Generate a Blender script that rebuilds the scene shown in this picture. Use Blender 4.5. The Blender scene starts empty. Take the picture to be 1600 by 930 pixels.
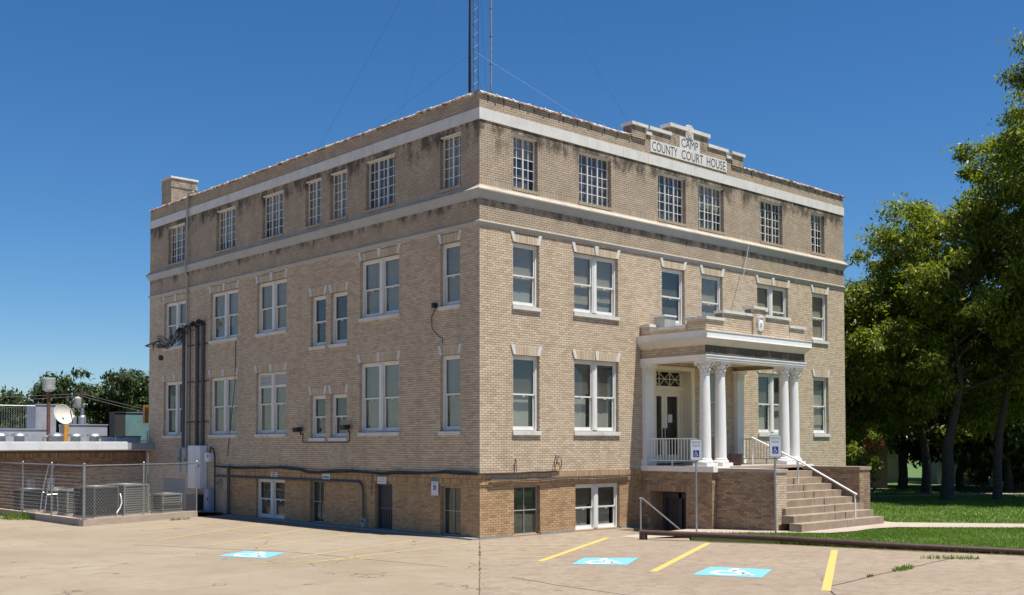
import bpy, bmesh, math, random
import numpy as np
from mathutils import Vector, Matrix
R = math.radians
rng = random.Random(7)
nrg = np.random.default_rng(11)
scene = bpy.context.scene
COL = scene.collection

# ------------------------------------------------------------------ camera
cam_d = bpy.data.cameras.new('camera')
cam = bpy.data.objects.new('camera', cam_d)
COL.objects.link(cam)
YAW, PITCH, ROLL = 0.8246, 0.0317, -0.0018
CPOS = Vector((-19.7683, -22.7006, 2.6531))
fw = Vector((math.cos(YAW) * math.cos(PITCH), math.sin(YAW) * math.cos(PITCH), math.sin(PITCH)))
rt0 = Vector((math.sin(YAW), -math.cos(YAW), 0))
up0 = rt0.cross(fw)
rt = rt0 * math.cos(ROLL) + up0 * math.sin(ROLL)
up = -rt0 * math.sin(ROLL) + up0 * math.cos(ROLL)
cam.matrix_world = Matrix((
    (rt.x, up.x, -fw.x, CPOS.x), (rt.y, up.y, -fw.y, CPOS.y), (rt.z, up.z, -fw.z, CPOS.z), (0, 0, 0, 1)))
cam_d.sensor_width = 36.0
cam_d.lens = 36.0 * 1695.95 / 1600.0
cam_d.shift_y = 174.5 / 1600.0
cam_d.clip_end = 3000
cam_d.clip_start = 0.1
scene.camera = cam

# ------------------------------------------------------------------ sky, sun, exposure
SUN_EL, SUN_AZ = R(71.0), R(15.0)          # azimuth measured from -Y towards +X
sdir = Vector((math.sin(SUN_AZ) * math.cos(SUN_EL), -math.cos(SUN_AZ) * math.cos(SUN_EL), math.sin(SUN_EL)))
world = bpy.data.worlds.new('World')
scene.world = world
world.use_nodes = True
wn = world.node_tree
bg = wn.nodes['Background']
sky = wn.nodes.new('ShaderNodeTexSky')
sky.sky_type = 'NISHITA'
sky.sun_disc = False
sky.sun_elevation = SUN_EL
sky.sun_rotation = math.atan2(sdir.x, sdir.y)
sky.altitude = 0
sky.air_density = 1.0
sky.dust_density = 0.0
sky.ozone_density = 10.0
hs = wn.nodes.new('ShaderNodeHueSaturation')
hs.inputs['Saturation'].default_value = 1.15
wn.links.new(sky.outputs[0], hs.inputs['Color'])
wn.links.new(hs.outputs[0], bg.inputs[0])
bg.inputs[1].default_value = 0.067
sun_d = bpy.data.lights.new('sun', 'SUN')
sun_d.energy = 5.0
sun_d.angle = R(0.53)
sun_d.color = (1.0, 0.955, 0.88)
sun = bpy.data.objects.new('sun', sun_d)
COL.objects.link(sun)
sun.rotation_euler = (-sdir).to_track_quat('-Z', 'Y').to_euler()
scene.render.engine = 'CYCLES'
scene.cycles.use_denoising = True
scene.cycles.max_bounces = 8
scene.cycles.transparent_max_bounces = 16
scene.view_settings.view_transform = 'Standard'
scene.view_settings.look = 'None'
scene.view_settings.gamma = 1.0
scene.view_settings.use_curve_mapping = False
scene.view_settings.exposure = 0.70


# ------------------------------------------------------------------ materials
def nd(nt, typ, **kw):
    n = nt.nodes.new(typ)
    for k, v in kw.items():
        if k.startswith('i_'):
            key = k[2:]
            key = int(key) if key.isdigit() else key.replace('_', ' ')
            s = n.inputs[key]
            if hasattr(v, 'is_output'):
                nt.links.new(v, s)
            else:
                s.default_value = v
        else:
            setattr(n, k, v)
    return n


def newmat(name):
    m = bpy.data.materials.new(name)
    m.use_nodes = True
    return m, m.node_tree, m.node_tree.nodes['Principled BSDF']


def mathn(nt, op, a, b=None, c=None):
    n = nt.nodes.new('ShaderNodeMath')
    n.operation = op
    for i, v in enumerate((a, b, c)):
        if v is None:
            continue
        if hasattr(v, 'is_output'):
            nt.links.new(v, n.inputs[i])
        else:
            n.inputs[i].default_value = v
    return n.outputs[0]


def mixc(nt, fac, a, b, blend='MIX'):
    n = nt.nodes.new('ShaderNodeMix')
    n.data_type = 'RGBA'
    n.blend_type = blend
    for idx, v in ((0, fac), (6, a), (7, b)):
        if hasattr(v, 'is_output'):
            nt.links.new(v, n.inputs[idx])
        elif idx == 0:
            n.inputs[0].default_value = v
        else:
            n.inputs[idx].default_value = (*v, 1) if len(v) == 3 else v
    return n.outputs[2]


def ramp(nt, fac, stops):
    n = nt.nodes.new('ShaderNodeValToRGB')
    e = n.color_ramp.elements
    while len(e) < len(stops):
        e.new(0.5)
    for el, (p, c) in zip(e, stops):
        el.position = p
        el.color = (*c, 1) if len(c) == 3 else c
    nt.links.new(fac, n.inputs[0])
    return n.outputs[0]


def noise(nt, scale, detail=3, rough=.55, vec=None, stretch=None):
    n = nt.nodes.new('ShaderNodeTexNoise')
    n.inputs['Scale'].default_value = scale
    n.inputs['Detail'].default_value = detail
    n.inputs['Roughness'].default_value = rough
    if vec is None:
        vec = nt.nodes.new('ShaderNodeNewGeometry').outputs['Position']
    if stretch:
        mp = nt.nodes.new('ShaderNodeMapping')
        mp.inputs['Scale'].default_value = stretch
        nt.links.new(vec, mp.inputs[0])
        vec = mp.outputs[0]
    nt.links.new(vec, n.inputs['Vector'])
    return n.outputs['Fac']


def mrange(nt, v, a, b, c=0.0, d=1.0, smooth=True):
    n = nt.nodes.new('ShaderNodeMapRange')
    n.interpolation_type = 'SMOOTHSTEP' if smooth else 'LINEAR'
    nt.links.new(v, n.inputs[0])
    for i, x in enumerate((a, b, c, d)):
        n.inputs[i + 1].default_value = x
    return n.outputs[0]


def bump(nt, bsdf, h, strength=.3, dist=.01):
    n = nt.nodes.new('ShaderNodeBump')
    n.inputs['Strength'].default_value = strength
    n.inputs['Distance'].default_value = dist
    nt.links.new(h, n.inputs['Height'])
    nt.links.new(n.outputs[0], bsdf.inputs['Normal'])


def plain(name, col, rough=.6, metal=0.0, var=.12, scale=6.0, bmp=0.0, grime=None, spec=None):
    """a plain surface with a little uneven colour"""
    m, nt, b = newmat(name)
    f = noise(nt, scale, 4, .6)
    lo = tuple(c * (1 - var) for c in col)
    hi = tuple(min(1, c * (1 + var)) for c in col)
    c = ramp(nt, f, [(.3, lo), (.7, hi)])
    if grime:
        g = noise(nt, 1.7, 6, .7, stretch=(1, 1, .35))
        c = mixc(nt, mrange(nt, g, .52, .75, 0, grime[1]), c, grime[0])
    nt.links.new(c, b.inputs['Base Color'])
    b.inputs['Roughness'].default_value = rough
    b.inputs['Metallic'].default_value = metal
    if spec is not None:
        b.inputs['Specular IOR Level'].default_value = spec
    if bmp:
        bump(nt, b, noise(nt, scale * 12, 3), bmp, .004)
    return m


def brick_mat(name, stops, stain=True, grime_col=(.035, .03, .027)):
    m, nt, b = newmat(name)
    geo = nt.nodes.new('ShaderNodeNewGeometry')
    oi = nt.nodes.new('ShaderNodeObjectInfo')
    r = mathn(nt, 'FRACT', mathn(nt, 'ADD', geo.outputs['Random Per Island'], oi.outputs['Random']))
    c = ramp(nt, r, stops)
    pos = geo.outputs['Position']
    f1 = noise(nt, 38, 4, .65, pos)
    c = mixc(nt, mrange(nt, f1, .4, .8, 0, .3), c, tuple(x * .62 for x in stops[1][1]))
    f2 = noise(nt, .55, 4, .6, pos)
    c = mixc(nt, mrange(nt, f2, .42, .72, 0, .25), c, tuple(x * .72 for x in stops[1][1]))
    rn = noise(nt, 1.1, 5, .65, pos, (1.6, 1.6, .14))
    c = mixc(nt, mrange(nt, rn, .50, .72, 0, .34), c, tuple(x * .60 for x in stops[1][1]))
    ef = noise(nt, .8, 6, .7, pos, (1, 1, 1.6))
    c = mixc(nt, mrange(nt, ef, .60, .74, 0, .30), c, tuple(min(.72, x * 1.35) for x in stops[2][1]))
    if stain:
        sp = nt.nodes.new('ShaderNodeSeparateXYZ')
        nt.links.new(pos, sp.inputs[0])
        z = sp.outputs[2]
        wz = mathn(nt, 'MULTIPLY', mathn(nt, 'GREATER_THAN', z, 8.8), mrange(nt, noise(nt, 1.4, 7, .75, pos), .30, .62, .28, .72))
        c = mixc(nt, wz, c, (.30, .245, .185))           # weathered upper storey
        st = noise(nt, 2.1, 6, .72, pos, (1, 1, .55))
        m1 = mathn(nt, 'MULTIPLY', mrange(nt, z, 10.55, 11.72), mathn(nt, 'LESS_THAN', z, 11.75))
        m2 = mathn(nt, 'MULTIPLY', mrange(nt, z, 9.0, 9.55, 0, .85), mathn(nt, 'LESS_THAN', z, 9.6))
        m3 = mathn(nt, 'MULTIPLY', mrange(nt, z, 12.05, 12.9, .1, .55), mathn(nt, 'GREATER_THAN', z, 12.0))
        grime_shade = mathn(nt, 'MULTIPLY', mathn(nt, 'MULTIPLY', mrange(nt, z, 5.36, 5.46, 0, 1.5), mathn(nt, 'LESS_THAN', z, 5.7)), mathn(nt, 'LESS_THAN', sp.outputs[1], -2.55))  # portico front strip: grime, with the cornice shade painted into the colour
        mm = mathn(nt, 'ADD', mathn(nt, 'ADD', m1, m2), mathn(nt, 'ADD', m3, grime_shade))
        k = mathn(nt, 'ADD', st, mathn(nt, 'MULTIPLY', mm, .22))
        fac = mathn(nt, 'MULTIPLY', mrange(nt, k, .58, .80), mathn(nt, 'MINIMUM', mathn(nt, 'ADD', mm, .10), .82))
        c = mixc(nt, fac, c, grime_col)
    nt.links.new(c, b.inputs['Base Color'])
    b.inputs['Roughness'].default_value = .85
    b.inputs['Specular IOR Level'].default_value = .25
    bump(nt, b, f1, .35, .004)
    return m


M = {}
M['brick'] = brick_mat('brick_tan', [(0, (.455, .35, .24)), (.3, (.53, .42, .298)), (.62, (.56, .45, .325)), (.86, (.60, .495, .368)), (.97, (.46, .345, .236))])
M['brick2'] = brick_mat('brick_brown', [(0, (.34, .215, .115)), (.3, (.42, .275, .15)), (.6, (.45, .30, .168)), (.85, (.48, .335, .195)), (.97, (.30, .19, .10))], stain=False)
M['brick3'] = brick_mat('brick_podium', [(0, (.24, .165, .11)), (.3, (.31, .215, .14)), (.6, (.36, .255, .17)), (.85, (.41, .295, .20)), (.97, (.21, .14, .095))], stain=False)
M['mortar'] = plain('mortar', (.16, .12, .088), .95, var=.2, scale=9, bmp=.3)
M['mortar2'] = plain('mortar_brown', (.31, .21, .125), .95, var=.2, scale=9, bmp=.3)
M['white'] = plain('white_paint', (.66, .65, .615), .55, var=.05, scale=3, grime=((.42, .38, .32), .35))
M['cream'] = plain('cream_paint', (.68, .62, .47), .5, var=.05, scale=3)
M['stone'] = plain('white_stone', (.58, .57, .53), .75, var=.09, scale=2.2, bmp=.15, grime=((.30, .27, .22), .55))
M['cornice'] = plain('cornice_stone', (.60, .56, .48), .75, var=.07, scale=2.2, bmp=.15, grime=((.34, .31, .27), .4))
M['cove'] = plain('cornice_cove', (.34, .35, .355), .75, var=.07, scale=2.2, bmp=.15, grime=((.34, .32, .29), .4))  # grey-blue shade on the undersides of cornice and belt, put into the colour
M['wash'] = plain('weathered_wash', (.40, .34, .26), .85, var=.16, scale=3, bmp=.2, grime=((.20, .17, .14), .5))
M['column'] = plain('column_paint', (.74, .73, .70), .55, var=.05, scale=2, grime=((.5, .46, .4), .3))
M['blind'] = plain('window_blind', (.60, .53, .42), .8, var=.08, scale=1.3)
M['blind2'] = plain('window_blind_pale', (.62, .61, .57), .8, var=.08, scale=1.3)
M['blind3'] = plain('window_shade_dark', (.20, .18, .15), .8, var=.1, scale=1.3)
M['dark'] = plain('dark_interior', (.02, .02, .02), .9)
M['letter'] = plain('letter_paint', (.06, .06, .065), .6)
M['concrete'] = plain('step_concrete', (.28, .215, .15), .9, var=.2, scale=3, bmp=.4, grime=((.16, .125, .095), .5))
M['walk'] = plain('walk_concrete', (.37, .305, .25), .9, var=.12, scale=2.3, bmp=.4, grime=((.24, .18, .14), .4))
M['foot'] = plain('foundation_concrete', (.24, .24, .24), .9, var=.12, scale=3, bmp=.3)
M['galv'] = plain('galvanised_steel', (.36, .37, .38), .42, .75, var=.15, scale=8)
M['wire'] = plain('zinc_wire', (.52, .53, .54), .5, .2, var=.1)
M['metalgrey'] = plain('grey_painted_metal', (.36, .36, .34), .5, .1, var=.08, scale=4, grime=((.2, .19, .17), .4))
M['acgrey'] = plain('condenser_grey', (.22, .22, .20), .5, .2, var=.08, scale=4, grime=((.18, .17, .15), .4))
M['acblack'] = plain('condenser_dark_frame', (.10, .10, .10), .5, .2, var=.2)
M['acdark'] = plain('condenser_coil', (.055, .055, .055), .6, .3, var=.3, scale=30)
M['black'] = plain('black_rubber', (.018, .018, .02), .6)
M['conduit'] = plain('conduit_dark', (.075, .08, .095), .5, .4, var=.15, scale=5)
M['pipebrown'] = plain('pipe_brown_paint', (.065, .032, .027), .45, var=.2, scale=7, grime=((.13, .08, .06), .5))
M['whitemetal'] = plain('white_metal', (.72, .73, .74), .4, .1, var=.05, scale=2, grime=((.4, .38, .34), .3))
M['roofgrey'] = plain('roof_grey', (.30, .31, .34), .7, var=.12, scale=2)
M['louvre'] = plain('louvre_blue_grey', (.36, .43, .52), .5, .2, var=.1)
M['green'] = plain('green_metal', (.15, .26, .26), .5, .1, var=.15, scale=1.5)
M['orange'] = plain('orange_metal', (.55, .25, .04), .5)
M['rust'] = plain('rust_metal', (.16, .06, .035), .85, var=.3, scale=8)
M['signwhite'] = plain('sign_white', (.56, .57, .60), .4, .1, var=.04, scale=3)
M['signgreen'] = plain('sign_green', (.07, .17, .17), .5)
M['signblue'] = plain('sign_blue', (.012, .02, .20), .4)
M['bark'] = plain('tree_bark', (.06, .047, .037), .95, var=.35, scale=9, bmp=.8)
M['pot'] = plain('brown_pot', (.055, .035, .028), .5, var=.15)
M['soil'] = plain('soil', (.16, .10, .065), .95, var=.25, scale=5, bmp=.5)
M['crackfill'] = plain('crack_dirt', (.06, .045, .032), .95, var=.5, scale=6)
M['gravel'] = plain('gravel', (.26, .19, .14), .95, var=.35, scale=25, bmp=.8)
M['screen'] = plain('window_screen', (.15, .155, .135), .6, .2, var=.1)
M['teal'] = plain('painted_siding_blue', (.33, .37, .44), .7, var=.08)
M['sidingtan'] = plain('painted_siding_tan', (.42, .30, .18), .8, var=.08)
M['sidingwhite'] = plain('painted_siding_white', (.6, .58, .52), .8, var=.08)
M['roofshingle'] = plain('roof_shingle', (.13, .12, .115), .9, var=.2)
M['red'] = plain('red_flower', (.45, .03, .05), .7)


def road_paint(name, col, thr, back=(.29, .235, .176)):
    m, nt, b = newmat(name)
    f = noise(nt, 6, 9, .82)
    c = mixc(nt, mrange(nt, f, thr, thr + .10), col, back)
    nt.links.new(c, b.inputs['Base Color'])
    b.inputs['Roughness'].default_value = .75
    return m


M['yellow'] = road_paint('yellow_road_paint', (.54, .37, .095), .535)
M['yellowfaint'] = road_paint('worn_yellow_road_paint', (.42, .31, .12), .48)
M['bluepaint'] = road_paint('blue_road_paint', (.14, .39, .56), .55)
M['whitepaint'] = road_paint('white_road_paint', (.68, .69, .68), .60)


def coping_mat():
    m, nt, b = newmat('coping_tile')
    f = noise(nt, 5.5, 5, .7)
    c = ramp(nt, f, [(.34, (.12, .055, .04)), (.47, (.25, .16, .12)), (.56, (.55, .53, .50)), (.8, (.70, .69, .66))])
    nt.links.new(c, b.inputs['Base Color'])
    b.inputs['Roughness'].default_value = .8
    return m


M['coping'] = coping_mat()


def glass_mat(name, tint=(.80, .81, .79), refl=.012):
    m = bpy.data.materials.new(name)
    m.use_nodes = True
    nt = m.node_tree
    nt.nodes.clear()
    out = nt.nodes.new('ShaderNodeOutputMaterial')
    tr = nd(nt, 'ShaderNodeBsdfTransparent', i_Color=(*tint, 1))
    gl = nd(nt, 'ShaderNodeBsdfGlossy', i_Color=(.9, .93, .95, 1), i_Roughness=.03)
    lw = nd(nt, 'ShaderNodeLayerWeight', i_Blend=.35)
    f = mathn(nt, 'ADD', mathn(nt, 'MULTIPLY', lw.outputs['Fresnel'], .14), refl)
    h = noise(nt, 1.6, 2, .5)
    bp = nt.nodes.new('ShaderNodeBump')
    bp.inputs['Strength'].default_value = .06
    bp.inputs['Distance'].default_value = .05
    nt.links.new(h, bp.inputs['Height'])
    nt.links.new(bp.outputs[0], gl.inputs['Normal'])
    mx = nt.nodes.new('ShaderNodeMixShader')
    nt.links.new(f, mx.inputs[0])
    nt.links.new(tr.outputs[0], mx.inputs[1])
    nt.links.new(gl.outputs[0], mx.inputs[2])
    nt.links.new(mx.outputs[0], out.inputs[0])
    return m


M['glass'] = glass_mat('window_glass')
M['glass3'] = glass_mat('screened_glass', (.75, .77, .74), .0)
M['glass2'] = glass_mat('casement_glass', (.80, .81, .80), .008)


def lot_mat():
    m, nt, b = newmat('lot_concrete')
    geo = nt.nodes.new('ShaderNodeNewGeometry')
    pos = geo.outputs['Position']
    big = noise(nt, .22, 5, .6, pos)
    mid = noise(nt, 1.3, 6, .7, pos)
    fine = noise(nt, 22, 5, .75, pos)
    c = ramp(nt, big, [(.35, (.238, .190, .134)), (.52, (.272, .224, .162)), (.7, (.304, .255, .190))])
    c = mixc(nt, mrange(nt, mid, .44, .68, 0, .6), c, (.235, .176, .124))
    c = mixc(nt, mrange(nt, fine, .50, .72, 0, .5), c, (.185, .142, .105))
    # dark spots and oil drips
    vo = nt.nodes.new('ShaderNodeTexVoronoi')
    vo.inputs['Scale'].default_value = .8
    nt.links.new(pos, vo.inputs['Vector'])
    sp = mathn(nt, 'LESS_THAN', mathn(nt, 'ADD', vo.outputs['Distance'], mathn(nt, 'MULTIPLY', fine, .12)), .125)
    c = mixc(nt, mathn(nt, 'MULTIPLY', sp, .7), c, (.07, .055, .045))
    # hairline cracks, broken up by noise
    wv = nt.nodes.new('ShaderNodeVectorMath')
    wv.operation = 'ADD'
    nz = nt.nodes.new('ShaderNodeTexNoise')
    nz.inputs['Scale'].default_value = 1.2
    nz.inputs['Detail'].default_value = 5
    nt.links.new(pos, nz.inputs['Vector'])
    nt.links.new(pos, wv.inputs[0])
    nt.links.new(nz.outputs['Color'], wv.inputs[1])
    v2 = nt.nodes.new('ShaderNodeTexVoronoi')
    v2.feature = 'DISTANCE_TO_EDGE'
    v2.inputs['Scale'].default_value = .24
    nt.links.new(wv.outputs[0], v2.inputs['Vector'])
    ck = mathn(nt, 'MULTIPLY', mathn(nt, 'LESS_THAN', v2.outputs['Distance'], .0035), mrange(nt, noise(nt, .6, 2, .5, pos), .45, .6))
    c = mixc(nt, mathn(nt, 'MULTIPLY', ck, .75), c, (.07, .052, .04))
    st2 = noise(nt, .9, 6, .75, pos, (.35, 1.6, 1))
    c = mixc(nt, mrange(nt, st2, .52, .74, 0, .38), c, (.20, .152, .112))
    st3 = noise(nt, 3.2, 9, .85, pos)
    c = mixc(nt, mrange(nt, st3, .50, .64, 0, .34), c, (.19, .142, .102))
    # rougher, older slab right of the joint through the corner
    xy = nt.nodes.new('ShaderNodeSeparateXYZ')
    nt.links.new(pos, xy.inputs[0])
    side = mathn(nt, 'SUBTRACT', mathn(nt, 'MULTIPLY', xy.outputs[0], .754), mathn(nt, 'MULTIPLY', xy.outputs[1], .656))
    rs = mrange(nt, side, .0, .03)
    pit = noise(nt, 2.6, 10, .86, pos, (1, 1, 1))
    c = mixc(nt, mathn(nt, 'MULTIPLY', rs, mrange(nt, pit, .46, .58, 0, .8)), c, (.178, .13, .098))
    c = mixc(nt, mathn(nt, 'MULTIPLY', rs, .25), c, (.285, .230, .178))
    nt.links.new(c, b.inputs['Base Color'])
    b.inputs['Roughness'].default_value = .92
    b.inputs['Specular IOR Level'].default_value = .2
    bump(nt, b, fine, .5, .006)
    return m


M['lot'] = lot_mat()


def lawn_mat():
    m, nt, b = newmat('lawn')
    f = noise(nt, .5, 5, .6)
    g = noise(nt, 30, 4, .7)
    c = ramp(nt, f, [(.3, (.06, .105, .02)), (.55, (.075, .135, .024)), (.78, (.13, .14, .05))])
    c = mixc(nt, mrange(nt, g, .4, .75, 0, .6), c, (.045, .085, .014))
    nt.links.new(c, b.inputs['Base Color'])
    b.inputs['Roughness'].default_value = .9
    bump(nt, b, g, .6, .03)
    return m


M['lawn'] = lawn_mat()


def leaf_mat(name, a, bcol, c3, trans=.35):
    m = bpy.data.materials.new(name)
    m.use_nodes = True
    nt = m.node_tree
    nt.nodes.clear()
    out = nt.nodes.new('ShaderNodeOutputMaterial')
    geo = nt.nodes.new('ShaderNodeNewGeometry')
    c = ramp(nt, geo.outputs['Random Per Island'], [(0, a), (.55, bcol), (.93, c3), (1, tuple(x * 1.25 for x in c3))])
    big = noise(nt, .45, 3, .5, geo.outputs['Position'])
    c = mixc(nt, mrange(nt, big, .4, .7, 0, .5), c, a)
    p = nd(nt, 'ShaderNodeBsdfPrincipled', i_Roughness=.45)
    p.inputs['Specular IOR Level'].default_value = .4
    nt.links.new(c, p.inputs['Base Color'])
    t = nt.nodes.new('ShaderNodeBsdfTranslucent')
    tc = mixc(nt, 1.0, c, (1.25, 1.3, .5), 'MULTIPLY')
    nt.links.new(tc, t.inputs[0])
    mx = nt.nodes.new('ShaderNodeMixShader')
    mx.inputs[0].default_value = trans
    nt.links.new(p.outputs[0], mx.inputs[1])
    nt.links.new(t.outputs[0], mx.inputs[2])
    nt.links.new(mx.outputs[0], out.inputs[0])
    return m


M['leaf'] = leaf_mat('pecan_leaf', (.085, .13, .016), (.165, .20, .024), (.28, .28, .045), .52)
M['leafdark'] = leaf_mat('dark_leaf', (.028, .05, .016), (.05, .08, .024), (.085, .11, .032), .3)
M['grass'] = leaf_mat('grass_blade', (.09, .165, .02), (.135, .235, .032), (.22, .28, .06), .45)

# ------------------------------------------------------------------ mesh helpers
Z3 = Vector((0, 0, 1))


class Fr:
    """a local frame: a along X, w along Y, z along Z"""
    def __init__(s, o=(0, 0, 0), x=(1, 0, 0), y=(0, 1, 0), z=(0, 0, 1)):
        s.o, s.x, s.y, s.z = map(lambda v: Vector(v), (o, x, y, z))
        s.flip = s.x.cross(s.y).dot(s.z) < 0

    def __call__(s, p):
        return s.o + s.x * p[0] + s.y * p[1] + s.z * p[2]


WORLD = Fr()
FRONT = Fr((0, 0, 0), (1, 0, 0), (0, -1, 0))
LEFT = Fr((0, 0, 0), (0, 1, 0), (-1, 0, 0))


class MB:
    def __init__(s, fr=WORLD):
        s.v, s.f, s.m, s.fr = [], [], [], fr

    def add(s, pts, faces, mat=0):
        n = len(s.v)
        s.v += [tuple(s.fr(p)) for p in pts]
        for f in faces:
            f = [n + i for i in f]
            s.f.append(f[::-1] if s.fr.flip else f)
            s.m.append(mat)
        return s

    def box(s, a0, a1, w0, w1, z0, z1, mat=0):
        p = [(a0, w0, z0), (a1, w0, z0), (a1, w1, z0), (a0, w1, z0), (a0, w0, z1), (a1, w0, z1), (a1, w1, z1), (a0, w1, z1)]
        return s.add(p, [(0, 3, 2, 1), (4, 5, 6, 7), (0, 1, 5, 4), (1, 2, 6, 5), (2, 3, 7, 6), (3, 0, 4, 7)], mat)

    def prism(s, poly, d0, d1, axis=1, mat=0):
        """poly in the two other axes, extruded along axis from d0 to d1"""
        def P(q, d):
            l = list(q)
            l.insert(axis, d)
            return tuple(l)
        n = len(poly)
        pts = [P(q, d0) for q in poly] + [P(q, d1) for q in poly]
        fs = [tuple(range(n))[::-1], tuple(range(n, 2 * n))] + [(i, (i + 1) % n, n + (i + 1) % n, n + i) for i in range(n)]
        return s.add(pts, fs, mat)

    def tube(s, pts, r, n=8, mat=0, caps=True, r1=None):
        pts = [Vector(p) for p in pts]
        k = len(pts)
        base = len(s.v)
        rings = []
        prev = None
        for i, p in enumerate(pts):
            d = (pts[min(i + 1, k - 1)] - pts[max(i - 1, 0)])
            d.normalize()
            ref = Vector((0, 0, 1)) if abs(d.z) < .9 else Vector((1, 0, 0))
            x = ref.cross(d).normalized() if prev is None else (prev - d * prev.dot(d)).normalized()
            prev = x
            y = d.cross(x)
            rr = r if r1 is None else r + (r1 - r) * i / max(1, k - 1)
            rings.append([p + (x * math.cos(2 * math.pi * j / n) + y * math.sin(2 * math.pi * j / n)) * rr for j in range(n)])
        P = [q for ring in rings for q in ring]
        fs = []
        for i in range(k - 1):
            for j in range(n):
                a, b = i * n + j, i * n + (j + 1) % n
                fs.append((a, b, b + n, a + n))
        if caps:
            fs.append(tuple(range(n))[::-1])
            fs.append(tuple(range((k - 1) * n, k * n)))
        return s.add(P, fs, mat)

    def lathe(s, prof, c=(0, 0), n=16, mat=0):
        """prof: list of (r, z)"""
        P, fs = [], []
        for r, z in prof:
            for j in range(n):
                t = 2 * math.pi * j / n
                P.append((c[0] + r * math.cos(t), c[1] + r * math.sin(t), z))
        for i in range(len(prof) - 1):
            for j in range(n):
                a, b = i * n + j, i * n + (j + 1) % n
                fs.append((a, b, b + n, a + n))
        fs.append(tuple(range(n))[::-1])
        fs.append(tuple(range((len(prof) - 1) * n, len(prof) * n)))
        return s.add(P, fs, mat)

    def mesh(s, name, mats, smooth=False):
        me = bpy.data.meshes.new(name)
        me.from_pydata(s.v, [], s.f)
        for m in (mats if isinstance(mats, (list, tuple)) else [mats]):
            me.materials.append(M[m])
        if isinstance(mats, (list, tuple)):
            me.polygons.foreach_set('material_index', s.m)
        if smooth:
            me.polygons.foreach_set('use_smooth', [True] * len(s.f))
            me.set_sharp_from_angle(angle=R(40))
        me.update()
        return me

    def obj(s, name, mats, parent=None, smooth=False, loc=None):
        return link(name, s.mesh(name, mats, smooth), parent, loc)


def link(name, data, parent=None, loc=None):
    o = bpy.data.objects.new(name, data)
    COL.objects.link(o)
    if parent is not None:
        o.parent = parent
    if loc is not None:
        o.location = loc
    return o


def tag(o, label=None, cat=None, group=None, kind=None):
    if label:
        o['label'] = label
    if cat:
        o['category'] = cat
    if group:
        o['group'] = group
    if kind:
        o['kind'] = kind
    return o


def thing(name, label, cat, loc=(0, 0, 0), rotz=0, group=None):
    o = bpy.data.objects.new(name, None)
    COL.objects.link(o)
    o.location = loc
    o.rotation_euler = (0, 0, rotz)
    o.empty_display_size = .3
    return tag(o, label, cat, group)


def text_mesh(txt, name, fr, a0, a1, z0, z1, w, mat, depth=.004, parent=None):
    """flat lettering filled into the rectangle a0..a1, z0..z1 of a frame, standing w proud"""
    cu = bpy.data.curves.new('lettering', 'FONT')
    cu.body = txt
    cu.resolution_u = 3
    cu.extrude = .5
    tmp = bpy.data.objects.new('lettering', cu)
    COL.objects.link(tmp)
    dg = bpy.context.evaluated_depsgraph_get()
    me0 = tmp.evaluated_get(dg).to_mesh()
    vs = np.array([v.co[:] for v in me0.vertices])
    fs = [tuple(p.vertices) for p in me0.polygons]
    tmp.to_mesh_clear() if hasattr(tmp, 'to_mesh_clear') else None
    bpy.data.objects.remove(tmp)
    bpy.data.curves.remove(cu)
    lo, hi = vs.min(0), vs.max(0)
    P = []
    for x, y, z in vs:
        P.append((a0 + (x - lo[0]) / (hi[0] - lo[0]) * (a1 - a0), w + (depth if z > 0 else 0), z0 + (y - lo[1]) / (hi[1] - lo[1]) * (z1 - z0)))
    mb = MB(fr)
    mb.add(P, fs)
    return mb.obj(name, mat, parent)


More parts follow.
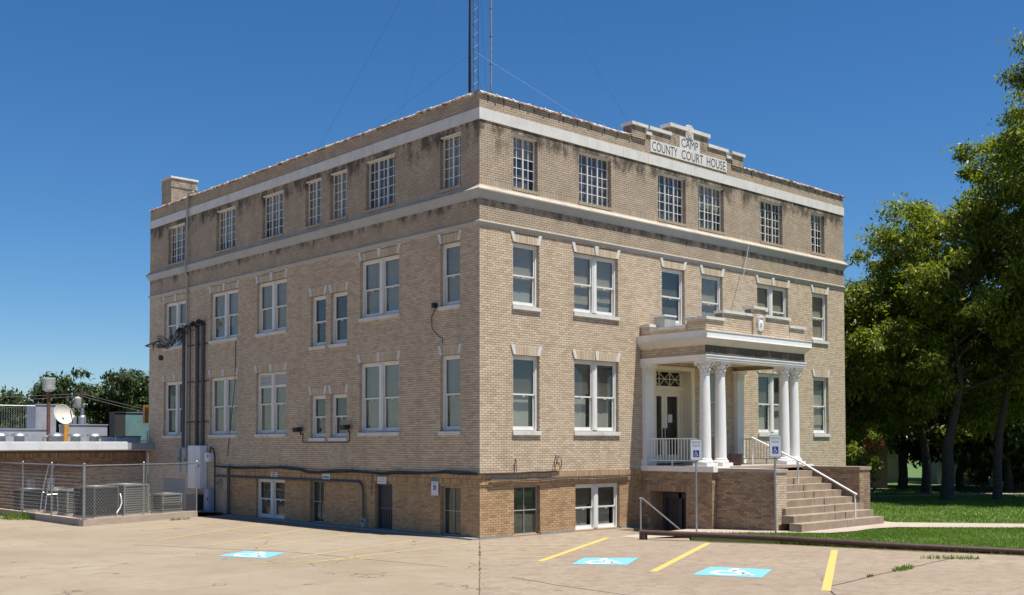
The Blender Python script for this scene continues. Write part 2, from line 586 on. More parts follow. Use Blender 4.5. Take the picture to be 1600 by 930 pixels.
# ------------------------------------------------------------------ bricks
class Bricks:
    def __init__(s):
        s.V, s.mat, s.cand = [], [], []

    def put(s, fr, a0, a1, w0, w1, z0, z1, mat, full=False):
        p = [(a0, w0, z0), (a1, w0, z0), (a1, w1, z0), (a0, w1, z0), (a0, w0, z1), (a1, w0, z1), (a1, w1, z1), (a0, w1, z1)]
        if fr.flip:
            p = [p[1], p[0], p[3], p[2], p[5], p[4], p[7], p[6]]
        q = [fr(x) for x in p]
        if full:
            c = sum(q, Vector()) / 8
            s.cand.append((len(s.V), fr, c, mat))
        s.V.append([tuple(x) for x in q])
        s.mat.append(mat)

    def lay(s, fr, a0, a1, z0, z1, holes=(), w=0.0, mat=0, soldier=False, L=.2033, H=.0667, j=.0105, depth=.015, cand=False, off=0.0):
        if soldier:
            rows, H2, L2 = 1, z1 - z0, .0667
        else:
            rows = max(1, round((z1 - z0) / H))
            H2, L2 = (z1 - z0) / rows, L
        for r in range(rows):
            zb, zt = z0 + r * H2, z0 + (r + 1) * H2
            hs = [h for h in holes if h[2] < zt - .012 and h[3] > zb + .012]
            x = a0 - (((r % 2) * .5 + off) % 1.0) * L2 - (.0 if soldier else rng.uniform(0, .01))
            while x < a1:
                lo, hi = max(x, a0), min(x + L2, a1)
                x += L2
                if hi - lo < .02:
                    continue
                pcs = [(lo, hi, zb, zt)]
                for h in hs:
                    nx = []
                    for (p0, p1, q0, q1) in pcs:
                        if h[0] >= p1 or h[1] <= p0 or h[2] >= q1 or h[3] <= q0:
                            nx.append((p0, p1, q0, q1))
                            continue
                        if h[0] > p0:
                            nx.append((p0, h[0] + j, q0, q1))
                        if h[1] < p1:
                            nx.append((h[1] - 0, p1, q0, q1))
                        m0, m1 = max(p0, h[0]), min(p1, h[1])
                        if h[2] > q0 and m1 - m0 > .02:
                            nx.append((m0, m1, q0, h[2] + j))
                        if h[3] < q1 and m1 - m0 > .02:
                            nx.append((m0, m1, h[3], q1))
                    pcs = nx
                for (p0, p1, q0, q1) in pcs:
                    if p1 - p0 < .025 or q1 - q0 < .02:
                        continue
                    full = cand and (hi - lo) > L2 - .001 and (p1 - p0) > L2 - .001
                    d = rng.uniform(-.0012, .001)
                    s.put(fr, p0, p1 - j, w - depth, w + d, q0 + j * .5, q1 - j * .5, mat, full)

    def jambs(s, fr, h, depth, mat, H=.0667, j=.0095, sides='lr'):
        """bricks lining the sides of an opening"""
        a0, a1, z0, z1 = h
        z = math.floor(z0 / H) * H
        while z < z1:
            lo, hi = max(z, z0) + j * .5, min(z + H, z1) - j * .5
            if hi - lo > .02:
                cut = .10 if int(round(z / H)) % 2 else depth
                for sgn, a in ((1, a0), (-1, a1)):
                    x0, x1 = (a - .014, a) if sgn > 0 else (a, a + .014)
                    if cut < depth - .03:
                        s.put(fr, x0, x1, -.017 - cut + .01, -.017, lo, hi, mat)
                        s.put(fr, x0, x1, -.017 - depth, -.017 - cut, lo, hi, mat)
                    else:
                        s.put(fr, x0, x1, -.017 - depth, -.017, lo, hi, mat)
            z += H

    def build(s, name, mats, parent, skip=()):
        keep = [i for i in range(len(s.V)) if i not in skip]
        V = np.array([s.V[i] for i in keep], dtype=np.float32).reshape(-1, 3)
        n = len(keep)
        fc = np.array([(0, 3, 2, 1), (4, 5, 6, 7), (0, 1, 5, 4), (1, 2, 6, 5), (2, 3, 7, 6), (3, 0, 4, 7)], dtype=np.int32)
        F = (fc[None] + (np.arange(n, dtype=np.int32) * 8)[:, None, None]).reshape(-1)
        me = bpy.data.meshes.new(name)
        me.vertices.add(n * 8)
        me.vertices.foreach_set('co', V.ravel())
        me.loops.add(n * 24)
        me.loops.foreach_set('vertex_index', F)
        me.polygons.add(n * 6)
        me.polygons.foreach_set('loop_start', np.arange(0, n * 24, 4, dtype=np.int32))
        me.polygons.foreach_set('loop_total', np.full(n * 6, 4, dtype=np.int32))
        for m in mats:
            me.materials.append(M[m])
        me.polygons.foreach_set('material_index', np.repeat(np.array([s.mat[i] for i in keep], dtype=np.int32), 6))
        me.update(calc_edges=True)
        me.validate()
        me.shade_flat()
        return tag(link(name, me, parent), kind='stuff')


def wall_sheet(mb, fr, a0, a1, z0, z1, holes, w, depth, mat=0, mfun=None):
    xs = sorted({a0, a1} | {x for h in holes for x in h[:2] if a0 < x < a1})
    zs = sorted({z0, z1} | {z for h in holes for z in h[2:4] if z0 < z < z1})
    mb.fr = fr
    for i in range(len(xs) - 1):
        for k in range(len(zs) - 1):
            cx, cz = (xs[i] + xs[i + 1]) / 2, (zs[k] + zs[k + 1]) / 2
            if any(h[0] < cx < h[1] and h[2] < cz < h[3] for h in holes):
                continue
            mb.add([(xs[i], w, zs[k]), (xs[i + 1], w, zs[k]), (xs[i + 1], w, zs[k + 1]), (xs[i], w, zs[k + 1])], [(3, 2, 1, 0)], mfun(cx, cz) if mfun else mat)
    for (x0, x1, q0, q1) in holes:
        P = [(x0, w, q0), (x1, w, q0), (x1, w, q1), (x0, w, q1), (x0, w - depth, q0), (x1, w - depth, q0), (x1, w - depth, q1), (x0, w - depth, q1)]
        mb.add(P, [(0, 1, 5, 4), (1, 2, 6, 5), (2, 3, 7, 6), (3, 0, 4, 7)], mfun((x0 + x1) / 2, (q0 + q1) / 2) if mfun else mat)


# ================================================================== GROUND
LU, LV = 19.29, 21.2
g = MB()
g.add([(-900, -900, -1.3), (900, -900, -1.3), (900, 900, -1.3), (-900, 900, -1.3)], [(0, 1, 2, 3)])
tag(g.obj('ground', 'soil'), kind='structure')
lot = MB()
for (x0, x1, y0, y1) in ((-90, 5.2, -80, 90), (5.2, 6.84, -80, -1.9), (5.2, 6.84, -.3, 0), (6.84, 9, -80, -2.4)):
    lot.add([(x0, y0, 0), (x1, y0, 0), (x1, y1, 0), (x0, y1, 0)], [(0, 1, 2, 3)])
lot_o = tag(lot.obj('parking_lot', 'lot'), kind='structure')
# sunken stair down to the basement door
well = MB()
well.add([(5.2, -1.9, 0), (5.2, -.3, 0), (6.84, -.3, 0), (6.84, -1.9, 0), (5.2, -1.9, -.95), (5.2, -.3, -.95), (8.0, -.3, -.95), (8.0, -1.9, -.95), (6.84, -.3, -.95), (6.84, -1.9, -.95)],
         [(0, 1, 5, 4), (1, 2, 8, 5), (3, 0, 4, 9), (4, 5, 6, 7)])
for k in range(4):
    well.box(5.2 + k * .3, 5.5 + k * .3, -1.9, -.3, -.95, -.19 * (k + 1))
tag(well.obj('stair_well', 'concrete'), kind='structure')
# lawn
PIPE = [(3.25, -3.0), (4.85, -6.4), (5.62, -9.4), (6.55, -12.1), (7.6, -15.2), (9.2, -20.0)]
EDGE = [(4.6, -3.7), (6.24, -5.14), (7.14, -6.55), (8.2, -6.7), (9.35, -6.58), (10.4, -6.8), (13.1, -9.4), (17.5, -13.7), (22, -18)]
ln = MB()
near = [(x + .12, y + .02) for x, y in PIPE[1:]]
poly = [(4.0, -4.2)] + near + [(22, -20)] + EDGE[::-1]
ln.add([(x, y, .13) for x, y in poly], [tuple(range(len(poly)))])
ln.add([(x, y, .13) for x, y in [(4.0, -4.2)] + near] + [(x - .02, y, -.02) for x, y in [(4.0, -4.2)] + near],
       [(i, i + len(near) + 1, i + len(near) + 2, i + 1) for i in range(len(near))])
far = [(12.3, -5.75), (14.7, -8.7), (18.6, -12.6), (24, -18), (30, -60), (220, -60), (220, 120), (19.4, 120), (19.4, 0), (12.35, 0), (12.35, -5.0)]
ln.add([(x, y, .13) for x, y in far], [tuple(range(len(far)))])
lawn = tag(ln.obj('lawn', 'lawn'), kind='structure')
dirt = MB()
dp = []
for i in range(len(PIPE) - 1):
    a, b = Vector(PIPE[i]), Vector(PIPE[i + 1])
    for k in range(12):
        q = a.lerp(b, k / 12)
        dp.append((q.x, q.y))
dp = dp[6:]
dirt.add([(x + .25, y + .05, .006) for x, y in dp] + [(x - .08 - abs(math.sin(i * 1.7)) * .10 - rng.uniform(0, .12), y - .04, .006) for i, (x, y) in enumerate(dp)],
         [(i, i + 1, len(dp) + i + 1, len(dp) + i)[::-1] for i in range(len(dp) - 1)])
tag(dirt.obj('dirt_edge', 'soil'), kind='structure')
wk = MB()
WK = [(3.5, -2.0, .005), (3.6, -2.9, .005), (4.6, -3.7, .08), (6.24, -5.14, .14), (7.14, -6.55, .17), (8.2, -6.7, .17), (9.35, -6.58, .17), (10.4, -6.8, .17), (13.1, -9.4, .15), (17.5, -13.7, .15), (22, -18, .15),
      (24, -17.6, .15), (18.6, -12.6, .15), (14.7, -8.7, .15), (12.3, -5.75, .16), (12.6, -4.6, .16), (12.6, -2.6, .16), (6.84, -2.0, .05)]
wk.add(WK, [tuple(range(len(WK)))])
tag(wk.obj('walkway', 'walk'), kind='structure')
pt = MB()
pt.add([(17, 7.5, .145), (60, -12, .145), (61, -10.6, .145), (17, 8.6, .145)], [(0, 1, 2, 3)])
pt.add([(30, 8.4, .15), (36.5, 6.9, .15), (38.5, 8.2, .15), (31, 10.5, .15)], [(0, 1, 2, 3)])
pt.add([(12.9, -4.2, .145), (15.2, -3.4, .145), (14.6, -2.3, .145), (12.7, -3.0, .145)], [(0, 1, 2, 3)])
tag(pt.obj('path', 'walk'), kind='structure')

# ================================================================== COURTHOUSE
court = thing('courthouse', 'four storey tan brick courthouse with white bands and a columned entrance portico', 'building')
BR = Bricks()
ZB, ZW = 1.50, 1.83           # water table band
F3 = [(1.29, 2.263, 2), (4.02, 5.463, 3), (7.76, 9.212, 3), (9.90, 11.342, 3), (13.54, 14.978, 3), (16.92, 17.869, 2)]
F2 = [(1.265, 2.31, 1), (3.78, 5.765, 2), (7.926, 9.115, 1), (10.04, 11.231, 1), (13.31, 15.297, 2), (16.95, 18.03, 1)]
F1 = [(1.265, 2.31, 1), (3.78, 5.765, 2), (10.04, 11.231, 1), (13.33, 15.31, 2), (16.97, 18.05, 1)]
F0 = [(1.285, 2.324, 'screen'), (3.806, 5.795, 2)]
L3 = [(.81, 1.753, 2), (3.946, 5.468, 3), (6.521, 7.51, 2), (8.027, 9.02, 2), (10.453, 11.906, 3), (13.87, 15.347, 3), (18.0, 19.468, 3)]
L2 = [(.85, 1.736, 1), (3.72, 5.77, 2), (6.5, 7.446, 's'), (7.75, 8.65, 's'), (10.215, 12.24, 2), (13.63, 15.79, 2), (17.74, 19.80, 2)]
L1 = [(.843, 1.735, 1), (3.72, 5.80, 2), (6.5, 7.45, 't'), (7.747, 8.66, 't'), (10.22, 12.27, 2), (13.66, 15.79, 2), (17.76, 19.79, 2)]
L0 = [(.833, 1.733, 'screen'), (4.049, 4.945, 'door'), (7.814, 8.68, 'screen'), (10.285, 12.245, 2), (17.82, 19.8, 'louvre')]
DOOR = (7.40, 9.58, 1.95, 5.16)


def zrange(floor, k):
    if floor == 3:
        return 10.03, 11.565
    if floor == 2:
        return (5.93, 7.60) if k == 's' else (6.635, 8.44)
    if floor == 1:
        return (2.875, 4.275) if k == 't' else (3.027, 5.195)
    return (.48, 1.27) if k == 'louvre' else (.04, 1.42)


openings = {'F': [], 'L': []}
for key, lst in (('F', ((3, F3), (2, F2), (1, F1), (0, F0))), ('L', ((3, L3), (2, L2), (1, L1), (0, L0)))):
    for fl, ws in lst:
        for (a0, a1, k) in ws:
            openings[key].append((a0, a1, *zrange(fl, k), fl, k))
holesF = [o[:4] for o in openings['F']] + [DOOR]
holesL = [o[:4] for o in openings['L']]

# backing walls (the mortar face), roof, hidden sides
wb = MB()
BASE_END = 14.1
mf = lambda a, z: 1 if z < ZB else 0
grow = lambda hs: [(h[0] - .014, h[1] + .014, h[2] - .002, h[3] + .002) for h in hs]
for fr, hs, A in ((FRONT, holesF, LU), (LEFT, holesL, LV)):
    hs = grow(hs)
    wall_sheet(wb, fr, .0065, A, -.05, 12.48, hs, -.009, .30, 0, mf)
wb.fr = WORLD
wb.box(LU - .011, LU, .012, LV, 0, 12.48)
wb.box(.012, LU - .012, LV - .011, LV, 0, 12.48)
wb.add([(0.02, .02, 12.2), (LU - .02, .02, 12.2), (LU - .02, LV - .02, 12.2), (.02, LV - .02, 12.2)], [(0, 1, 2, 3)], 2)
# parapet back faces
for a in ((.3, LU - .3, .29, .31), ):
    wb.box(.3, LU - .3, .30, .31, 12.2, 12.48)
    wb.box(.30, .31, .31, LV - .3, 12.2, 12.48)
# ceilings between floors keep the rooms dark
for z in (2.0, 5.8, 9.4):
    wb.add([(.3, .3, z), (LU - .3, .3, z), (LU - .3, LV - .3, z), (.3, LV - .3, z)], [(0, 1, 2, 3)], 3)
wb.box(6.0, 6.1, .35, LV - .3, 0, 12.0, 3)
wb.box(.35, LU - .3, 6.0, 6.1, 0, 12.0, 3)
wall = wb.obj('wall', ['mortar', 'mortar2', 'roofgrey', 'dark'], court)

# brick courses
ARCH = []
for key, fr, A in (('F', FRONT, LU), ('L', LEFT, LV)):
    st = 0.0 if key == 'F' else .0155
    ops = openings[key]
    holes = [o[:4] for o in ops] + ([DOOR] if key == 'F' else [])
    arches = [(o[0] - .0, o[1] + .0, o[3], o[3] + .255) for o in ops if o[4] in (1, 2)]
    sills = [(o[0] - .04, o[1] + .04, o[2] - .13, o[2]) for o in ops if o[4] in (1, 2)]
    sill3 = [(o[0] - .03, o[1] + .03, o[2] - .115, o[2]) for o in ops if o[4] == 3]
    if key == 'F':
        BR.lay(fr, st, A, 0.06, ZB, holes, 0, 1, cand=True)
    else:
        BR.lay(fr, st, BASE_END, 0.06, ZB, holes, 0, 1, cand=True)
        BR.lay(fr, BASE_END, A, 0.06, ZB, holes, 0, 0)
    # two soldier courses of the water table, slightly proud
    wend = 6.80 if key == 'F' else BASE_END
    BR.lay(fr, st - .035, wend, ZB, ZB + .165, holes, .035, 1, soldier=True, depth=.05)
    BR.lay(fr, st - .045, wend, ZB + .165, ZW, holes, .045, 1, soldier=True, depth=.06)
    BR.lay(fr, wend, A, ZB, ZW, holes, 0, 0)
    BR.lay(fr, st, A, ZW, 8.78, holes + arches + sills, 0, 0, cand=True)
    BR.lay(fr, st, A, 8.895, 9.53, [], 0, 0)
    BR.lay(fr, st, A, 9.90, 10.105, [o[:4] for o in ops if o[4] == 3] + sill3, 0, 0, soldier=True)
    BR.lay(fr, st, A, 10.105, 11.745, holes + sill3, 0, 0)
    BR.lay(fr, st, A, 12.055, 12.47, [], 0, 0)
    for (a0, a1, z0, z1) in arches:
        BR.lay(fr, a0, a1, z0, z1, [], 0, 0, soldier=True)
    for (a0, a1, z0, z1) in sill3:
        BR.lay(fr, a0, a1, z1 - .105, z1 - .002, [], .03, 0, soldier=True, depth=.18)
    for o in ops:
        BR.jambs(fr, o[:4], .22, 0 if o[4] else (0 if o[0] > BASE_END else 1))

# white bands, cornice, belt: rings of a profile round the building
def ring(prof, name, mat, parent=court):
    mb = MB()
    n = len(prof)
    P = []
    for (w, z) in prof:
        P += [(-w, -w, z), (LU + w, -w, z), (LU + w, LV + w, z), (-w, LV + w, z)]
    fs = []
    for i in range(n - 1):
        for k in range(4):
            a, b = i * 4 + k, i * 4 + (k + 1) % 4
            fs.append((a, b, b + 4, a + 4))
    mb.add(P, fs)
    return mb.obj(name, mat, parent)


ring([(-.005, 9.524), (.012, 9.526), (.03, 9.58), (.13, 9.725), (.14, 9.735), (.14, 9.757)], 'cornice_cove', 'cove')
ring([(.139, 9.758), (.142, 9.765), (.125, 9.78), (.035, 9.865), (.02, 9.905), (-.005, 9.907)], 'cornice_wash', 'wash')
ring([(-.005, 8.776), (.005, 8.778), (.06, 8.852), (.064, 8.855), (.064, 8.866)], 'belt_course', 'cove')
ring([(.063, 8.8665), (.064, 8.87), (.015, 8.897), (-.005, 8.902)], 'belt_wash', 'wash')
for fr, A in ((FRONT, LU + .028), (LEFT, LV + .028)):
    n = round(A / 1.22)
    for i in range(n):
        a0, a1 = A * i / n, A * (i + 1) / n
        if i == 0:
            a0 = -.0279 if fr is FRONT else .0005
        mb = MB(fr)
        d = rng.uniform(-.002, .002)
        mb.box(a0 + .003, a1 - .003, -.005, .028 + d, 11.742, 12.058)
        mb.obj('band_panel', 'stone', court)
# foundation strip
fs_ = MB(FRONT)
fs_.box(-.02, 1.25, -.01, .02, -.02, .058)
fs_.box(2.34, 3.78, -.01, .02, -.02, .058)
fs_.box(5.82, 6.83, -.01, .02, -.02, .058)
fs_.fr = LEFT
fs_.box(.0, BASE_END, -.01, .30, -.02, .045)
fs_.obj('foundation_strip', 'foot', court)

# coping tiles along the parapet
ct = MB()
sec = [(.055, 0), (.06, .035), (.02, .075), (-.15, .115), (-.32, .075), (-.36, .03), (-.35, 0)]
ct.prism(sec, 0.0, .555, axis=0)
col = [((w + .15) * 1.10 - .15, z * 1.22) for w, z in sec]
ct.prism([(w, max(z, .0)) for w, z in col], .5555, .608, axis=0)
cme = ct.mesh('coping_tile', 'coping')
def coping(fr, a0, a1, z):
    n = max(1, round((a1 - a0) / .61))
    for i in range(n):
        o = link('coping_tile', cme, court)
        a = a0 + (a1 - a0) * i / n
        p = fr((a, 0, z))
        mx = Matrix((( fr.x.x, fr.y.x, 0, p.x), (fr.x.y, fr.y.y, 0, p.y), (0, 0, 1, p.z), (0, 0, 0, 1)))
        sc = Matrix.Diagonal(((a1 - a0) / n / .61, 1 + rng.uniform(-.02, .02), 1 + rng.uniform(-.12, .12), 1))
        o.matrix_local = mx @ Matrix.Rotation(rng.uniform(-.012, .012), 4, 'Y') @ sc
coping(FRONT, 0.0, 6.40, 12.472)
coping(FRONT, 12.50, LU + .05, 12.472)
coping(LEFT, .36, LV, 12.472)

for k in range(32):
    a = .30 + k * .605
    if 6.3 < a < 12.6 or a > LU - .1:
        continue
    mb = MB(FRONT)
    mb.box(a, a + .035, .0012, .014, 12.33 + rng.uniform(-.03, .02), 12.472)
    mb.obj('coping_strap', 'conduit', court)

# stepped gable parapet over the entrance with stone caps
STEPS = [(6.43, 7.11, 12.86, .10, .09), (7.11, 7.37, 12.68, .10, .0), (7.37, 8.40, 12.88, .11, .0), (8.40, 10.48, 13.19, .12, .02),
         (10.48, 11.54, 12.88, .11, .0), (11.54, 11.80, 12.68, .10, .0), (11.80, 12.47, 12.86, .10, .09)]
PB = MB()
for (u0, u1, z1, ch, pr) in STEPS:
    BR.lay(FRONT, u0 + .001, u1 - .001, 12.472, z1, [], .0 if pr < .05 else .05, 0, depth=.03 if pr < .05 else .07)
    PB.fr = WORLD
    PB.box(u0 + .012, u1 - .012, .011 if pr < .05 else -.035, .34, 12.40, z1)
    c = MB(FRONT)
    c.box(u0 - .05, u1 + .05, -.40, .05 + pr * .6, z1, z1 + ch)
    c.obj('parapet_cap', 'stone', court)
PB.obj('parapet_core', 'mortar', court)
# inscription
ip = MB(FRONT)
ip.box(7.37, 11.51, -.004, .022, 12.17, 12.565)
insc = ip.obj('inscription_panel', 'stone', court)
for wd, w0, w1 in (('COUNTY', 7.45, 8.76), ('COURT', 8.98, 10.16), ('HOUSE', 10.36, 11.42)):
    text_mesh(wd, 'lettering', FRONT, w0, w1, 12.215, 12.52, .0222, 'letter', .003, insc)
ip = MB(FRONT)
ip.box(8.88, 9.97, -.004, .022, 12.566, 12.955)
insc = ip.obj('inscription_panel', 'stone', court)
text_mesh('CAMP', 'lettering', FRONT, 8.97, 9.88, 12.615, 12.905, .0222, 'letter', .003, insc)
em = MB(FRONT)
em.box(9.20, 9.60, -.002, .045, 12.956, 13.36)
em.prism([(9.23, 13.36), (9.57, 13.36), (9.48, 13.42), (9.32, 13.42)], -.03, .05, axis=1)
emb = em.obj('emblem_block', 'stone', court)
em = MB(FRONT)
for k in range(10):
    t0 = 2 * math.pi * k / 10
    em.box(9.40 + .12 * math.cos(t0) - .028, 9.40 + .12 * math.cos(t0) + .028, .046, .066, 13.16 + .14 * math.sin(t0) - .03, 13.16 + .14 * math.sin(t0) + .03)
em.prism([(9.34, 13.22), (9.46, 13.22), (9.45, 13.12), (9.40, 13.07), (9.35, 13.12)], .046, .075, axis=1)
em.obj('carved_wreath', 'cornice', emb)

# chimney
cx0, cx1, cy0, cy1 = .36, 1.52, 20.0, 20.92
CHF = Fr((0, cy0, 0), (1, 0, 0), (0, -1, 0))
CHL = Fr((cx0, 0, 0), (0, 1, 0), (-1, 0, 0))
BR.lay(CHF, cx0, cx1, 12.45, 13.78, [], 0, 0)
BR.lay(CHL, cy0 + .016, cy1, 12.45, 13.78, [], 0, 0)
BR.lay(CHF, cx0 - .03, cx1 + .03, 13.42, 13.56, [], .03, 0, depth=.045)
BR.lay(CHL, cy0 + .016, cy1, 13.42, 13.56, [], .03, 0, depth=.045)
ch = MB()
ch.box(cx0 + .011, cx1 - .011, cy0 + .011, cy1 - .011, 12.3, 13.78)
chim = ch.obj('chimney', 'mortar', court)
ch = MB()
ch.box(cx0 - .04, cx1 + .04, cy0 - .04, cy1 + .04, 13.78, 13.86)
ch.obj('chimney_cap', 'stone', chim)

# ------------------------------------------------------------------ windows
def keystones(fr, parent, a0, a1, zt, mid):
    h = .295
    for sgn, a in ((1, a0), (-1, a1)):
        b = MB(fr)
        q = [(a + sgn * .0, zt + .012), (a + sgn * .105, zt + .012), (a + sgn * .02, zt + h), (a - sgn * .105, zt + h)]
        b.prism(q if sgn < 0 else q[::-1], -.01, .028 + rng.uniform(0, .004), axis=1)
        b.obj('keystone', 'stone', parent)
    if mid:
        c = (a0 + a1) / 2
        b = MB(fr)
        b.prism([(c - .05, zt + .012), (c - .085, zt + h), (c + .085, zt + h), (c + .05, zt + .012)], -.01, .032, axis=1)
        b.obj('keystone', 'stone', parent)


def pane(fr, parent, a0, a1, w, z0, z1, mat='glass'):
    p = MB(fr)
    p.box(a0, a1, w - .003, w, z0, z1)
    return p.obj('pane', mat, parent)


def dh_window(fr, a0, a1, z0, z1, n, sill=True, keys=True, blind=None, louvred=False):
    f = MB(fr)
    cw = .07
    f.box(a0, a0 + cw, -.21, -.10, z0, z1)
    f.box(a1 - cw, a1, -.21, -.10, z0, z1)
    f.box(a0 + cw, a1 - cw, -.21, -.10, z1 - cw, z1)
    f.box(a0 + cw, a1 - cw, -.21, -.10, z0, z0 + .035)
    units = [(a0 + cw, a1 - cw)]
    if n == 2:
        c = (a0 + a1) / 2
        f.box(c - .10, c + .10, -.205, -.085, z0 + .035, z1 - cw)
        f.box(c - .055, c + .055, -.10, -.07, z0 + .035, z1 - cw)
        units = [(a0 + cw, c - .10), (c + .10, a1 - cw)]
    zl, zh = z0 + .035, z1 - cw
    zm = zl + (zh - zl) * .485
    panes = []
    for (b0, b1) in units:
        ztop = zh
        if louvred:
            ztop = zh - .42
            f.box(b0, b1, -.16, -.12, ztop, ztop + .045)
            for k in range(5):
                zz = ztop + .075 + k * .073
                f.add([(b0, -.125, zz), (b1, -.125, zz), (b1, -.175, zz + .05), (b0, -.175, zz + .05), (b0, -.125, zz + .012), (b1, -.125, zz + .012), (b1, -.175, zz + .062), (b0, -.175, zz + .062)],
                      [(0, 1, 2, 3), (4, 7, 6, 5), (0, 4, 5, 1)])
        # upper sash in front, lower sash behind
        f.box(b0, b0 + .045, -.160, -.128, zm, ztop)
        f.box(b1 - .045, b1, -.160, -.128, zm, ztop)
        f.box(b0 + .045, b1 - .045, -.160, -.128, ztop - .05, ztop)
        f.box(b0 + .045, b1 - .045, -.160, -.124, zm - .01, zm + .035)
        f.box(b0, b0 + .045, -.196, -.164, zl, zm + .03)
        f.box(b1 - .045, b1, -.196, -.164, zl, zm + .03)
        f.box(b0 + .045, b1 - .045, -.196, -.164, zl, zl + .09)
        f.box(b0 + .045, b1 - .045, -.196, -.164, zm - .012, zm + .03)
        cc = (b0 + b1) / 2
        f.box(cc - .035, cc + .035, -.164, -.125, zm - .05, zm - .025)
        panes.append((b0 + .045, b1 - .045, -.145, zm + .035, ztop - .05))
        panes.append((b0 + .045, b1 - .045, -.181, zl + .09, zm - .012))
    win = f.obj('window', 'white', court)
    for p in panes:
        pane(fr, win, *p)
    if blind is None:
        blind = rng.choice(['full', 'full', 'split', 'split', 'half', 'dark'])
    for (b0, b1) in units:
        bl = MB(fr)
        w = -.225
        if blind == 'full':
            bl.box(b0 - .02, b1 + .02, w - .01, w, zl, zh, 0)
        elif blind == 'split':
            q = zl + (zh - zl) * rng.uniform(.12, .32)
            bl.box(b0 - .02, b1 + .02, w - .01, w, q, zh, 0)
            bl.box(b0 - .02, b1 + .02, w - .05, w - .04, zl, q + .1, 1)
        elif blind == 'half':
            q = zl + (zh - zl) * rng.uniform(.42, .6)
            bl.box(b0 - .02, b1 + .02, w - .01, w, q, zh, 2)
            bl.box(b0 - .02, b1 - .12, w - .06, w - .05, zl, q, 1)
        else:
            bl.box(b0 - .02, b1 + .02, w - .01, w, zl, zh, 2)
        bl.obj('blind', ['blind', 'blind2', 'blind3'], win)
    if sill:
        s_ = MB(fr)
        s_.add([(a0 - .04, .055, z0 - .13), (a1 + .04, .055, z0 - .13), (a1 + .04, .055, z0 - .02), (a0 - .04, .055, z0 - .02),
                (a0 - .04, -.20, z0 - .13), (a1 + .04, -.20, z0 - .13), (a1 + .04, -.20, z0 + .0), (a0 - .04, -.20, z0 + .0)],
               [(0, 1, 2, 3)[::-1], (4, 5, 6, 7), (0, 4, 5, 1)[::-1], (3, 2, 6, 7)[::-1], (0, 3, 7, 4)[::-1], (1, 5, 6, 2)[::-1]])
        s_.obj('sill', 'stone', win)
    if keys:
        keystones(fr, win, a0, a1, z1, n == 2)
    return win


def casement(fr, a0, a1, z0, z1, n, joined=False):
    f = MB(fr)
    cw = .04
    f.box(a0, a0 + cw, -.19, -.13, z0, z1)
    f.box(a1 - cw, a1, -.19, -.13, z0, z1)
    f.box(a0 + cw, a1 - cw, -.19, -.13, z1 - .05, z1)
    f.box(a0 + cw, a1 - cw, -.19, -.13, z0, z0 + .04)
    f.box(a0, a1, -.13, -.02, z1 - .035, z1 - .001)         # painted steel lintel plate
    x0, x1, q0, q1 = a0 + cw, a1 - cw, z0 + .04, z1 - .05
    wd = (x1 - x0) / n
    cells = []
    for k in range(n):
        u0, u1 = x0 + k * wd + (.022 if k else 0), x0 + (k + 1) * wd - (.022 if k < n - 1 else 0)
        if k:
            f.box(x0 + k * wd - .022, x0 + k * wd + .022, -.185, -.115, q0, q1)
        m = (u0 + u1) / 2
        f.box(m - .010, m + .010, -.17, -.145, q0, q1)
        for r in range(5):
            if r:
                z = q0 + (q1 - q0) * r / 5
                f.box(u0, m - .010, -.168, -.147, z - .010, z + .010)
                f.box(m + .010, u1, -.168, -.147, z - .010, z + .010)
            za, zb = q0 + (q1 - q0) * r / 5 + .01, q0 + (q1 - q0) * (r + 1) / 5 - .01
            cells += [(u0, m - .010, za, zb), (m + .010, u1, za, zb)]
    win = f.obj('window', 'white', court)
    if joined:
        gz = MB(fr)
        for (c0, c1, za, zb) in cells:
            gz.box(c0, c1, -.160, -.157, za, zb)
        tag(gz.obj('glazing', 'glass2', win), kind='stuff')
    else:
        for (c0, c1, za, zb) in cells:
            pane(fr, win, c0, c1, -.157, za, zb, 'glass2')
    bl = MB(fr)
    q = q0 + (q1 - q0) * rng.choice([.0, .0, .25, .45, .62])
    bl.box(x0 - .02, x1 + .02, -.225, -.215, q, q1, rng.choice([0, 0, 2]))
    if q > q0:
        bl.box(x0 + wd * .5, x1 + .02, -.36, -.35, q0, q, 2)
    bl.obj('blind', ['blind', 'blind2', 'blind3'], win)
    return win


def screen_window(fr, a0, a1, z0, z1):
    f = MB(fr)
    for b in ((a0, a0 + .03, z0, z1), (a1 - .03, a1, z0, z1), (a0 + .03, a1 - .03, z1 - .03, z1), (a0 + .03, a1 - .03, z0, z0 + .03)):
        f.box(b[0], b[1], -.19, -.14, b[2], b[3], 0)
    c, m = (a0 + a1) / 2, (z0 + z1) / 2
    f.box(c - .008, c + .008, -.175, -.138, z0 + .03, z1 - .03, 0)
    f.box(a0 + .03, c - .008, -.175, -.140, m - .010, m + .010, 0)
    f.box(c + .008, a1 - .03, -.175, -.140, m - .010, m + .010, 0)
    win = f.obj('window', ['metalgrey', 'white'], court)
    for (x0, x1) in ((a0 + .03, c - .012), (c + .012, a1 - .03)):
        for (q0, q1) in ((z0 + .03, m - .012), (m + .012, z1 - .03)):
            pane(fr, win, x0, x1, -.165, q0, q1, 'glass3')
    bl = MB(fr)
    bl.box(a0 + .03, a1 - .03, -.1765, -.1755, z0 + .03, z1 - .03)
    bl.obj('screen', 'screen', win)


